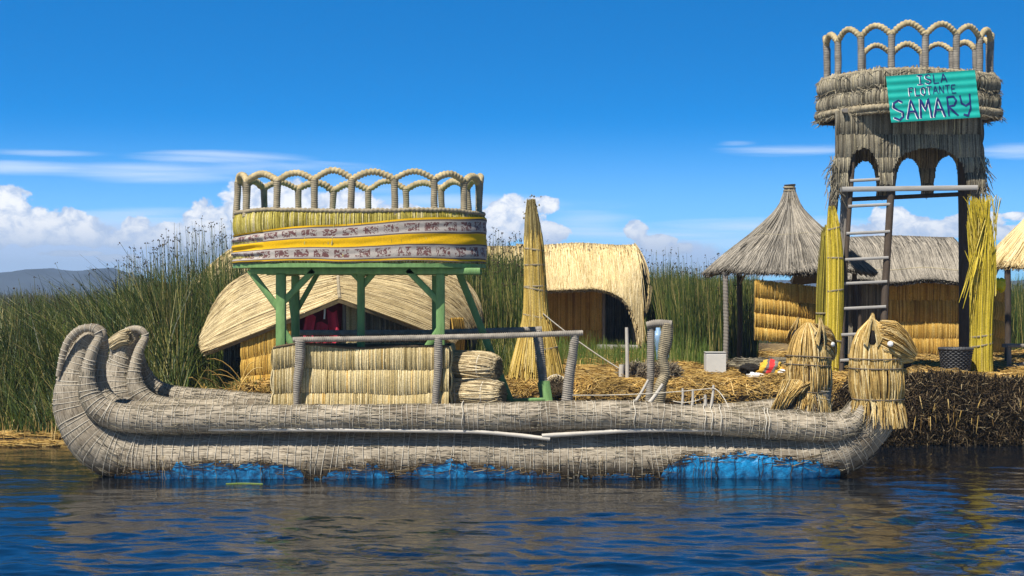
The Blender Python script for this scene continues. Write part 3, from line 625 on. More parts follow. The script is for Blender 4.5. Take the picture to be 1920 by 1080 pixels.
def roll(name, ctrl, Y, far, spacing, seed, tipin=0., seg=40, world=None):
    c = hullpts(ctrl, Y, far) if world is None else np.array(world)
    if Y == 20.22: c[:, 0] *= 1.008
    if tipin: c[:7, 1] += tipin
    q = catmull(c, .022); k = len(q); s = np.arange(k) * .022; a = np.linspace(0, 1, seg, endpoint=False)
    spots = []; p = .1
    while p < s[-1] - .05: spots.append(int(p / .022)); p += random.uniform(*spacing)
    den = np.zeros(k)
    for i in spots: den += np.exp(-((np.arange(k) - i) / 1.3) ** 2)
    aa = np.minimum(a, 1 - a) * 2
    rad = q[:, 3][:, None] * (1 - .022 * np.minimum(den, 1)[:, None] + .07 * (fbm(s[:, None] * .9 + seed * 11, aa[None] * 3, seed) - .5) + .05 * (fbm(s[:, None] * 5, aa[None] * 26, seed + 3) - .5))
    mb = MB(); tube(mb, q[:, :3], rad, seg, 0)
    rr = q[:, 3]; rings(mb, q[:, :3], rr, spots, .0042, 30, 1, off=.002)
    # broken ends of stalks standing off the roll
    n = int(k * 5); i = rng.integers(3, k - 8, n); T, N, B = frames(q[:, :3]); ph = rng.uniform(0, 2 * math.pi, n); L = rng.uniform(.03, .2, n); t = np.linspace(0, 1, 3)[None]
    o = np.cos(ph)[:, None] * N[i] + np.sin(ph)[:, None] * B[i]
    pp = q[i, None, :3] + o[:, None] * (rr[i][:, None] * 1.0 + .004 + t * rng.uniform(0, .012, n)[:, None])[..., None] + T[i][:, None] * (t * L[:, None])[..., None] + np.cross(T[i], o)[:, None] * (rng.normal(0, .01, n)[:, None] * t)[..., None]
    ok = rr[i] > .09; straws(mb, pp[ok], .0036, 2)
    ob = mb.build(name, [M['roll'], M['rope'], M['greymat']], boat)
    return ob, q
main, qmain = roll('hull_roll', MAIN, 20.22, False, (.055, .125), 1)
main2, qmain2 = roll('hull_roll', MAIN, 22.28, True, (.035, .1), 2)
roll('gunwale_roll', GUN, 19.93, False, (.045, .10), 3, .1, 28)
roll('gunwale_roll', [(a, b + (9 if 400 < a < 1450 else 0), c) for a, b, c in GUN], 20.46, False, (.05, .10), 4, -.22, 28)
roll('gunwale_roll', [(a + 12 * (a < 320), b, c) for a, b, c in GUN], 22.10, True, (.05, .10), 5, .1, 28)
EP = [(254, 628, 22.3, 6), (257, 650, 22.36, 9), (262, 680, 22.45, 12), (272, 706, 22.55, 15), (292, 730, 22.62, 18), (330, 745, 22.66, 21), (400, 752, 22.66, 22), (520, 762, 22.66, 22), (700, 774, 22.66, 22), (1000, 780, 22.66, 22), (1300, 780, 22.66, 22), (1440, 772, 22.66, 22), (1500, 750, 22.5, 14), (1516, 730, 22.4, 8)]
roll('gunwale_roll', None, 0, True, (.05, .10), 6, 0, 28, [(*P(a, b, Y), r * Y / F) for a, b, Y, r in EP])
mb = MB(); bundle(mb, [P(208, 648, 22.2), P(228, 634, 22.15), P(246, 630, 22.1)], lambda t: .085 + .02 * t, 260, .007, k=6, fill=.6, t0=(0, .05), t1=(.9, 1.)); mb.build('cut_end', [M['logstraw']], boat)

def tarp():
    tab = [(192, 893), (215, 880), (300, 875), (330, 866), (395, 862), (430, 868), (500, 864), (545, 868), (575, 892), (600, 890), (640, 874), (700, 866), (740, 884), (780, 868), (830, 858), (900, 868), (960, 872), (1040, 878), (1060, 893), (1150, 884), (1240, 890), (1256, 866), (1300, 852), (1440, 850), (1480, 860), (1560, 868), (1582, 878), (1588, 897)]
    px = np.linspace(192, 1588, 900); x = X_(px, 19.7)
    top = np.interp(px, [t[0] for t in tab], [t[1] for t in tab]) + np.interp(px, [1150, 1260], [9, 6]) + 16 * (fbm(px * .045, px * 0 + 2, 4) - .5) + 9 * (vnoise(px * .22, px * 0, 8) - .5)
    cz = np.interp(x, qmain[:, 0], qmain[:, 2]); ok = qmain[:, 0].argsort(); cz = np.interp(x, qmain[ok][60:-60, 0], qmain[ok][60:-60, 2]); r0 = np.interp(x, qmain[ok][60:-60, 0], qmain[ok][60:-60, 3])
    zt = Z_(top, 19.71); th0 = np.arcsin(np.clip((zt - cz) / r0, -.95, .7)); nv = 22; f = np.linspace(0, 1, nv)[None]
    th = th0[:, None] * (1 - f) + (-1.25) * f
    wr = .018 * (fbm(px[:, None] * .05, th * 9, 5) - .4) + .012 * np.abs(np.sin(px[:, None] * .16 + 5 * fbm(px[:, None] * .03, th * 3, 6))) * (vnoise(px[:, None] * .04, th * 4, 9)) + .014 * (vnoise(px[:, None] * .11 + th * 3, th * 14, 12) - .5)
    rr = r0[:, None] + .016 + wr
    mb = MB(); mb.add(np.stack([np.broadcast_to(x[:, None], th.shape), 20.22 - rr * np.cos(th), cz[:, None] + rr * np.sin(th)], -1), gridq(900, nv), uvq=griduv(x, np.linspace(0, 1, nv)))
    m, g, b = mk('blue_tarpaulin'); pos = g.n('ShaderNodeNewGeometry').outputs['Position']
    n = g.noise(pos, 9, 5, .65, 1.2); c = g.ramp(n, [(.28, (.002, .08, .20)), (.52, (.004, .22, .50)), (.80, (.02, .38, .74))])
    g.link(c, b.inputs['Base Color']); b.inputs['Roughness'].default_value = .38; b.inputs['Specular IOR Level'].default_value = .5
    bp = g.n('ShaderNodeBump'); bp.inputs['Strength'].default_value = .7; bp.inputs['Distance'].default_value = .02; g.link(g.noise(pos, 16, 4, .6, 1.5), bp.inputs['Height']); g.link(bp.outputs[0], b.inputs['Normal'])
    o = mb.build('tarpaulin', m, boat); o['label'] = 'crumpled bright blue tarpaulin showing at the waterline'
    # dark stalks and ties crossing the tarpaulin
    mb = MB(); n = 620; pxs = rng.uniform(200, 1580, n); tp = np.interp(pxs, px, top); up = rng.random(n) < .8
    py = tp + np.where(up, rng.normal(0, 5, n), rng.uniform(0, 24, n)); L = rng.uniform(.05, .28, n); t = np.linspace(-.5, .5, 4)[None]; a = rng.normal(0, .14, n)
    xx = X_(pxs, 19.7)[:, None] + L[:, None] * t; zz = Z_(py, 19.7)[:, None] + L[:, None] * np.sin(a)[:, None] * t
    c0 = np.interp(xx, x, cz); r1 = np.interp(xx, x, r0) + .03; yy = 20.22 - np.sqrt(np.maximum(r1 ** 2 - (zz - c0) ** 2, .01)); straws(mb, np.stack([xx, yy, np.maximum(zz, -.05)], -1), rng.uniform(.002, .006, n))
    n = 90; pxs = rng.uniform(215, 1575, n); th = np.linspace(.25, -.7, 9)[None]; xx = X_(pxs, 19.7)[:, None] + rng.normal(0, .012, (n, 9)); c0 = np.interp(xx, x, cz); r1 = np.interp(xx, x, r0) + .036
    straws(mb, np.stack([xx, 20.22 - r1 * np.cos(th), c0 + r1 * np.sin(th)], -1), .004)
    tag(mb.build('waterline_straw', [M['rot']], boat), kind='stuff')
tarp()

def deck():
    mb = MB(); x0, x1 = X_(430, 21), X_(1440, 21)
    fn = lambda u, v: np.stack([x0 + (x1 - x0) * v, 20.3 + 1.95 * u, .70 + .03 * np.sin(u * 9) * np.sin(v * 30)], -1)
    us = np.linspace(0, 1, 40)[:, None] + np.zeros((1, 60)); vs = np.linspace(0, 1, 60)[None] + np.zeros((40, 1)); mb.add(fn(us, vs), gridq(40, 60)[:, ::-1], mat=1)
    n = 1600; u = rng.random(n)[:, None] + np.zeros((1, 4)); v0 = rng.random(n)[:, None]; v = np.clip(v0 + rng.uniform(.03, .12, n)[:, None] * np.linspace(0, 1, 4)[None], 0, 1)
    p = fn(u, v); p[..., 2] += rng.uniform(.005, .03, (n, 1)); straws(mb, p, .006, 0)
    mb.build('deck_mat', [M['greymat'], M['greyback']], boat)
    mb = MB(); beam(mb, P(955, 751, 22.0), P(1022, 749, 22.0), .10, .05); o = mb.build('deck_plank', M['green'], boat)
deck()

def cabin():
    Y = 20.56; x0, x1 = X_(512, Y), X_(842, Y); zt = Z_(651, Y); zb = .70
    wav = lambda u: .018 * np.sin(u * 7 + .5) - .03 * (u < .12) * (1 - u / .12)
    def fn(u, v):
        u, v = np.broadcast_arrays(u, v); z = zt + wav(u) + (zb - zt) * v; return np.stack([x0 + (x1 - x0) * u, Y + .02 * np.sin(u * 5) + .01 * np.sin(v * 6), z + .014 * np.sin(u * 11 + v * 4)], -1)
    mb = MB(); T = [0, .305, .635, .97]; mat_panel(mb, fn, .0125, x1 - x0, T, .03)
    for v in T[1:3]:
        u = np.linspace(0, 1, 60); p = fn(u, np.full(60, v)); p[:, 1] -= .008; tube(mb, p, .0035, 5, 1)
    u = np.linspace(0, 1, 80); p = fn(u, np.full(80, -.012)); tube(mb, p, .016 + .006 * vnoise(u * 60, u * 0), 7, 1)
    mb.build('cabin_mat', [M['mat'], M['matback']], boat)
    D = 1.5
    for xx, s in ((x1, 1), (x0, -1)):
        f2 = lambda u, v: np.stack([xx + 0 * (u + v), (Y + .02 + D * u) if s > 0 else (Y + .02 + D * (1 - u)), zt + (zb - zt) * v], -1)
        mb = MB(); mat_panel(mb, f2, .0125, D, T, .03); mb.build('cabin_mat', [M['mat'], M['matback']], boat)
    f3 = lambda u, v: np.stack([x1 + (x0 - x1) * u, Y + D + .03 + 0 * (u + v), zt + (zb - zt) * v], -1)
    mb = MB(); mat_panel(mb, f3, .016, x1 - x0, T, .03); mb.build('cabin_mat', [M['mat'], M['matback']], boat)
cabin()

def railings():
    def wrap(name, pts, r, mat='wrap', fn=None): mb = MB(); wrapped(mb, pts, r, rad_fn=fn); return mb.build(name, M[mat], boat)
    wrap('rail_post', [P(563, 638, 20.47), P(562, 680, 20.47), P(557, 720, 20.46), P(555, 764, 20.45)], .058, fn=lambda t: 1 + .18 * np.sin(t * 3 + 1) - .25 * t)
    wrap('rail_post', [P(822, 632, 20.48), P(821, 690, 20.48), P(817, 740, 20.47), P(815, 765, 20.46)], .05, fn=lambda t: 1 + .1 * np.sin(t * 5))
    wrap('rail_post', [P(1078, 628, 20.33), P(1074, 665, 20.33), P(1067, 710, 20.33), P(1062, 765, 20.33)], .062, fn=lambda t: .85 + .35 * t - .45 * (t > .9) * (t - .9) * 5)
    p = wrap('rail_post', [P(1007, 620, 22.6), P(1012, 660, 22.55), P(1018, 715, 22.5), P(1026, 760, 22.4)], .07, fn=lambda t: 1 - .1 * t)
    mb = MB(); beam(mb, P(1019, 716, 22.47), P(1026, 760, 22.37), .15, .12); o = mb.build('post_foot', M['green'], boat)
    wrap('hand_rail', [P(549, 637, 20.50), P(700, 635, 20.52), P(842, 632, 20.48), P(960, 629, 20.31), P(1093, 624, 20.30)], .036)
    wrap('hand_rail', [P(556, 624, 22.6), P(760, 624, 22.6), P(900, 621, 22.62), P(1016, 617, 22.6)], .04)
    # bound frame near the bow and small mooring pegs
    wrap('bow_frame_post', [P(1221, 610, 22.1), P(1220, 660, 22.1), P(1220, 700, 22.1), P(1217, 752, 22.1)], .052)
    wrap('bow_frame_post', [P(1252, 606, 22.05), P(1249, 640, 22.05), P(1243, 672, 22.05), P(1247, 700, 22.05), P(1238, 725, 22.05), P(1236, 756, 22.05)], .078, 'wraptan', lambda t: 1 + .16 * np.sin(t * 9))
    wrap('bow_frame_bar', [P(1212, 610, 22.08), P(1235, 606, 22.06), P(1260, 608, 22.02)], .052)
    for a, b, Y, r in (((1216, 712), (1190, 756), 21.6, .022), ((1243, 720), (1216, 758), 21.5, .028), ((1338, 722), (1333, 764), 20.7, .020), ((1322, 740), (1322, 765), 20.7, .024), ((1299, 730), (1298, 760), 21.2, .02), ((1280, 728), (1279, 760), 21.2, .018)):
        mb = MB(); pts = catmull([P(*a, Y), (P(*a, Y) + P(*b, Y)) / 2 + np.array([.006, 0, 0]), P(*b, Y)], .03); tube(mb, pts, r * np.linspace(.8, 1.1, len(pts)), 8); mb.build('mooring_peg', M['palepole'], boat)
    for a, b, sg in ((P(1066, 741, 20.28), P(1337, 728, 20.68), .03), (P(1337, 728, 20.68), P(1368, 768, 20.2), -.06), (P(1322, 745, 20.68), P(1262, 752, 20.9), .04)):
        mb = MB(); cord(mb, a, b, .0065, sg); mb.build('tie_cord', M['rope'], boat)
    for px, a, b in ((867, 758, 812), (1190, 752, 826), (1335, 765, 815), (1322, 765, 800), (1352, 766, 818), (1442, 770, 818), (1436, 775, 825)):
        mb = MB(); cz = Z_((a + b) / 2 - 5, 19.93); ph = np.linspace(1.9, -1.1, 16)
        p = np.stack([X_(px, 19.75) + .01 * np.sin(ph * 5), 19.93 - .205 * np.cos(ph), Z_(np.interp(px, [g[0] for g in GUN[12:]], [g[1] for g in GUN[12:]]), 19.93) + .205 * np.sin(ph)], -1); tube(mb, p, .007, 6); mb.build('tie_cord', M['rope'], boat)
    for pts, r in (([(391, 805), (620, 806), (870, 809), (960, 815), (1031, 823)], .025), ([(1016, 817), (1100, 812), (1190, 807), (1320, 806), (1476, 806)], .027)):
        mb = MB(); q = catmull([P(px, py, 19.82) for px, py in pts], .05); tube(mb, q, r * (1 + .12 * (vnoise(np.arange(len(q)) * .6, np.zeros(len(q))) - .5)), 10)
        o = mb.build('side_pole', M['palepole'], boat); o['label'] = 'long pale pole tied along the hull'
railings()

# upper deck: green timber frame, oval platform, reed parapet with arches, striped banner
CX, CY, EA, EB, EN = -2.10, 21.45, 1.70, 1.16, 2.5
def se(th, a=EA, b=EB, n=EN):
    c, s = np.cos(th), np.sin(th); r = (np.abs(c) ** n + np.abs(s) ** n) ** (-1 / n); return CX + a * r * c, CY + b * r * s
def upper_deck():
    zf = 2.775
    mb = MB(); th = np.linspace(0, 2 * math.pi, 96, endpoint=False); x, y = se(th, EA + .03, EB + .03)
    x = x + .012 * np.sin(th * 40); rows = np.stack([np.stack([x, y, np.full(96, z)], 1) for z in (zf - .055, zf - .052, zf - .003, zf)], 0)
    mb.add(rows, gridq(4, 96, True)); 
    for i, z in ((0, zf - .055), (3, zf)): j = np.arange(96); mb.add(np.vstack([rows[i], [[CX, CY, z]]]), tris=np.stack([j, (j + 1) % 96, np.full(96, 96)], 1))
    fl = mb.build('upper_deck', M['green'], boat, smooth=False)
    YF, YB = 20.72, 22.1
    xl, xr = X_(527, YF), X_(826, YF)
    bars = [('deck_beam', (X_(470, YF), YF, 2.675), (X_(900, YF), YF, 2.675), .10, .085), ('deck_beam', (X_(470, YF), YB, 2.675), (X_(900, YF), YB, 2.675), .10, .085)]
    for xx in (xl, xr, (xl + xr) / 2): bars.append(('deck_joist', (xx, YF + .052, 2.655), (xx, YB - .052, 2.655), .09, .08))
    for xx, yy, w in ((xl, YF, .125), (xr, YF, .115), (xl, YB, .11), (xr - .13, YB, .11)): bars.append(('frame_post', (xx, yy - .004, .68), (xx, yy - .004, 2.63), w, w))
    bars.append(('frame_post', (X_(677, 21.1), 21.1, .7), (X_(677, 21.1), 21.1, 2.72), .10, .10))
    br = lambda a, b, Y, w=.085: bars.append(('brace', P(*a, Y), P(*b, Y), w, .06))
    br((525, 582), (468, 506), YF); br((531, 566), (588, 507), YF - .02); br((823, 566), (764, 506), YF - .02)
    br((530, 618), (556, 658), YF - .01, .09); br((823, 618), (792, 664), YF + .03, .09)
    br((676, 540), (706, 505), 21.1); br((676, 527), (655, 506), 21.1, .07)
    br((858, 505), (962, 764), 22.0, .10); br((552, 590), (600, 505), YB, .07); br((545, 560), (556, 650), YB, .06)
    for nme, a, b, w, h in bars:
        mb = MB(); beam(mb, a, b, w, h, up=(0, 1, 0) if nme in ('brace', 'frame_post') else (0, 0, 1)); mb.build(nme, M['green'], boat)
    # parapet
    ztop = 3.455
    def fn(u, v):
        u, v = np.broadcast_arrays(u, v); th = u * 2 * math.pi; x, y = se(th); return np.stack([x, y, ztop + (zf - ztop) * v + .012 * np.sin(th * 5)], -1)
    mb = MB(); per = 9.3; mat_panel(mb, fn, .0135, per, [0, .42, .72, 1.], .03, topj=.035, ragged=.012)
    mb.build('parapet', [M['greenmat'], M['matback']], fl)
    mb = MB(); th = np.linspace(0, 2 * math.pi, 260); x, y = se(th, EA + .005, EB + .005); p = np.stack([x, y, ztop + .012 + .012 * np.sin(th * 5) + .01 * vnoise(th * 12, th * 0)], 1)
    wrapped(mb, p, .026, pitch=.06, amp=.25, seg=8); mb.build('rim_cord', M['wraptan'], fl)
    fr = [-.985, -.87, -.6, -.3, 0.0, .33, .64, .87, .985]
    ang = []
    tt = np.linspace(-math.pi, 0, 4001); xs = (se(tt)[0] - CX) / EA
    for f in fr: ang.append(np.interp(f, xs, tt))
    back = [-a for a in ang[::-1]]; ang = ang + back; n = len(ang); tops = []
    for i, a in enumerate(ang):
        x, y = se(a, EA - .03, EB - .03); zt = ztop + .425 + rng.uniform(-.01, .01); tops.append((x, y, zt)); j = rng.normal(0, .012, 2)
        mb = MB(); wrapped(mb, [(x + j[0], y + j[1], ztop - .06), (x + j[0] * .5, y, ztop + .2), (x, y, zt)], .048, seg=10, rad_fn=lambda t: 1.05 - .12 * np.sin(t * 3)); mb.build('parapet_post', M['wraptan'], fl)
    for i in range(n):
        a0, a1 = ang[i], ang[(i + 1) % n]; a1 = a1 + (2 * math.pi if a1 < a0 else 0); p = []
        w = math.dist(tops[i][:2], tops[(i + 1) % n][:2]); hj = rng.uniform(.85, 1.15)
        for t in np.linspace(0, 1, 9):
            x, y = se(a0 + (a1 - a0) * t, EA - .03, EB - .03); x0, y0, z0 = tops[i]; x1, y1, z1 = tops[(i + 1) % n]
            l = (x0 + (x1 - x0) * t, y0 + (y1 - y0) * t); p.append((.5 * x + .5 * l[0] + rng.normal(0, .006), .5 * y + .5 * l[1], z0 * (1 - t) + z1 * t + min(.112, .225 * w) * hj * math.sin(math.pi * t) - .005))
        mb = MB(); wrapped(mb, p, .042 * rng.uniform(.88, 1.12), pitch=.052, seg=10, amp=.2); mb.build('parapet_arch', M['wrapstraw'], fl)
    # banner
    th = np.linspace(-math.pi - .35, .35, 420); x, y = se(th, EA + .045, EB + .045); f = (x - (CX - EA)) / (2 * EA)
    nv = 26; v = np.linspace(0, 1, nv)[None]; topz = np.interp(f, [0, .25, 1], [3.17, 3.24, 3.42]); botz = np.interp(f, [0, 1], [2.79, 2.80]) - .0
    vv = v + 0 * f[:, None]; s = f[:, None] * 3.4
    ex = 1 + .018 * (fbm(s * 2.2, vv * 9 + s * 1.5, 5) - .5) + .012 * np.sin(vv * 26 + 5 * fbm(s * .9, vv, 7) + s) * (.4 + .9 * (s < .5)) * .6
    X = CX + (x[:, None] - CX) * ex; Yb = CY + (y[:, None] - CY) * ex; zz = topz[:, None] + (botz - topz)[:, None] * v - .010 * np.sin(s * 4 + 1)
    mb = MB(); uvx = np.concatenate([[0], np.cumsum(np.hypot(np.diff(x), np.diff(y)))]); mb.add(np.stack([X, Yb, zz], -1), gridq(420, nv), uvq=griduv(uvx, np.linspace(0, 1, nv)))
    m, g, b = mk('striped_banner_cloth'); u, w, _ = g.sep(g.n('ShaderNodeUVMap').outputs[0])
    w = g.m('ADD', w, g.m('MULTIPLY', g.m('SUBTRACT', g.noise(g.comb(u, 0., 0.), 1.2, 2), .5), .05))
    Yl, Wh, Gr = (.74, .43, .006), (.43, .385, .345), (.13, .105, .09)
    base = g.ramp(w, [(0, Yl), (.04, Gr), (.075, Wh), (.33, Gr), (.365, Yl), (.60, Gr), (.63, Wh), (.91, Gr), (.935, Yl), (.975, Gr)], 'CONSTANT')
    def motif(lo, hi, ph):
        q = g.m('DIVIDE', g.m('SUBTRACT', w, lo), hi - lo); inb = g.m('MULTIPLY', g.smooth(q, .10, .16), g.smooth(q, .92, .86))
        cell = g.m('FRACT', g.m('ADD', g.m('MULTIPLY', u, 3.7), ph)); win = g.m('MULTIPLY', g.smooth(cell, .12, .16), g.smooth(cell, .90, .86))
        nz = g.noise(g.comb(g.m('MULTIPLY', u, 21.), g.m('MULTIPLY', q, 2.8), ph), 1, 2, .5, 1.6)
        return g.m('MULTIPLY', g.m('MULTIPLY', inb, win), g.smooth(nz, .46, .51))
    mo = g.m('MAXIMUM', motif(.075, .33, 0.), motif(.63, .91, .4))
    base = g.mix(g.m('MULTIPLY', mo, .92), base, (.13, .045, .045))
    fine = g.noise(g.comb(g.m('MULTIPLY', u, 40.), g.m('MULTIPLY', w, 60.)), 1, 3, .6); base = g.mix(1., base, g.ramp(fine, [(.3, (.78,) * 3), (.7, (1.15,) * 3)]), 'MULTIPLY')
    g.link(base, b.inputs['Base Color']); b.inputs['Roughness'].default_value = .8; b.inputs['Specular IOR Level'].default_value = .2
    o = mb.build('banner', m, fl); o['label'] = 'yellow and white striped cloth with dark printed motifs'
upper_deck()

# puma figureheads
HN = np.array([X_(1645, 20.1), 20.1, Z_(748, 20.1)])
def figurehead():
    q = lambda px, py, dy=0.: P(px, py, 20.1) + np.array([0, dy, 0])
    rows = [(1635, 600, 3), (1636, 608, 12), (1638, 619, 24), (1640, 635, 34), (1642, 655, 41), (1643, 675, 45.5), (1643, 690, 44.5), (1644, 706, 47), (1645, 730, 46.5), (1646, 748, 42.5), (1646, 770, 46), (1645, 800, 51)]
    rr = np.array([(q(a, b)[0], q(a, b)[2], r * 20.1 / F) for a, b, r in rows]); tt = np.linspace(0, 1, len(rr))
    def surf(t, ph, ex=0.): 
        x = np.interp(t, tt, rr[:, 0]); z = np.interp(t, tt, rr[:, 1]); r = np.interp(t, tt, rr[:, 2]) + ex; return np.stack([x + r * np.cos(ph), 20.1 + r * .95 * np.sin(ph), z], -1)
    mb = MB(); T = np.linspace(0, .84, 40)[:, None]; PH = np.linspace(0, 2 * math.pi, 40, endpoint=False)[None]; mb.add(surf(*np.broadcast_arrays(T, PH), -.012), gridq(40, 40, True), mat=1)
    def lay(n, a, b, k, r, flare=0., ragged=.0, lift=.012):
        ph = rng.uniform(0, 2 * math.pi, n)[:, None] + rng.normal(0, .10, n)[:, None] * np.linspace(0, 1, k)[None]
        te = b + rng.uniform(-ragged, ragged * .3, n); t = a + (te - a)[:, None] * np.linspace(0, 1, k)[None]
        clump = .016 * (vnoise(ph * 6, t * 3 + 2, 15) - .3)
        p = surf(t, ph, rng.uniform(-.004, lift, n)[:, None] + clump + flare * np.linspace(0, 1, k)[None] ** 1.5); straws(mb, p, r * rng.uniform(.7, 1.4, n))
    lay(430, .0, .555, 10, .0085, lift=.022); lay(430, .5, .83, 7, .0085, lift=.024); lay(300, .80, 1.0, 5, .0078, .016, .13, .02)
    for t in (.44, .545, .815):
        ph = np.linspace(0, 2 * math.pi, 60); p = surf(np.full(60, t), ph, .034); tube(mb, p, .007, 6, 2)
    hd = mb.build('figurehead', [M['headstraw'], M['darkstraw'], M['darkrope']], None, org=HN); hd.parent = boat; hd.location = HN - BO
    mb = MB(); bundle(mb, [q(1637, 634), q(1658, 642), q(1679, 652), q(1699, 663), q(1714, 671)], lambda t: np.interp(t, [0, .3, .6, .85, 1.05], [.24, .30, .235, .13, .045]), 760, .0066, k=8, fill=.35, twist=.1, t0=(0, .25), t1=(.82, 1.))
    mb.build('snout', [M['headstraw']], hd)
    mb = MB(); bundle(mb, [q(1655, 700), q(1680, 697), q(1700, 694)], lambda t: np.interp(t, [0, .6, 1], [.13, .09, .03]), 160, .006, k=6, fill=.5); mb.build('jaw', [M['headstraw']], hd)
    mb = MB(); ellipsoid(mb, q(1690, 683), (.13, .085, .05), wob=.1); mb.build('mouth', M['black'], hd)  # solid black ellipsoid painted in for the dark mouth opening
    for s in (-1, 1):
        base = q(1632, 640, s * .235); tip = q(1633 if s < 0 else 1640, 590, s * .235); mb = MB(); n = 190; w = rng.uniform(-1, 1, n); k = 7; t = np.linspace(0, 1, k)[None]
        bx = base[0] + w * .125; bz = base[2] - .10 + .11 * w ** 2; by = base[1] + s * (.085 - .035 * np.abs(w) ** 1.5)
        b0 = np.stack([bx, by, bz + .03 * np.abs(w)], 1)[:, None]; mid = (b0 + tip) / 2 + np.array([0, s * .055, .015]); tp = tip + rng.normal(0, .008, (n, 1, 3))
        p = b0 * (1 - t[..., None]) ** 2 + mid * 2 * t[..., None] * (1 - t[..., None]) + tp * t[..., None] ** 2
        back = p - np.array([0, s * .06, 0]) * np.sin(math.pi * (.35 + .65 * t))[..., None]; edge = np.abs(w) > .5
        straws(mb, np.where(edge[:, None, None], p, back), .007)
        c = q(1633, 634, s * .235); ellipsoid(mb, c + np.array([0, 0, .01]), (.072, .05, .12), mat=1, nu=14, nv=9)  # solid black ellipsoid stands in for the shade inside the ear
        mb.build('ear', [M['headstraw'], M['black']], hd)
        mb = MB(); ellipsoid(mb, q(1664, 643, s * .325), (.040, .020, .036), 9, 6); mb.build('eye', M['white'], hd, smooth=False)
    return hd
hd = figurehead()
h2 = copy_tree(hd, boat); h2.location = np.array([X_(1515, 22.28) , 22.28, Z_(748, 20.1) - .0]) - BO + np.array([0, 0, -.06]); h2.rotation_euler = (0, R(4), R(36)); h2.scale = (.97, .97, .97)
hd.rotation_euler = (0, 0, R(-8))
# the far head's neck cloak spreads back along the hull
mb = MB(); n = 420; a = rng.random(n); k = 7; t = np.linspace(0, 1, k)[None]
p0 = np.stack([X_(1470 + 60 * a, 22), 22.28 - .27 + .06 * rng.random(n), np.full(n, Z_(712, 22))], 1)[:, None]; p1 = np.stack([X_(1450 + 45 * a, 22) + rng.normal(0, .03, n), 22.28 - .34 + .08 * rng.random(n), Z_(772 - 40 * a, 22) + rng.normal(0, .03, n)], 1)[:, None]
p = p0 * (1 - t[..., None]) + p1 * t[..., None]; p[..., 1] -= .04 * np.sin(math.pi * t); straws(mb, p, .0066); mb.build('neck_cloak', [M['headstraw']], boat)

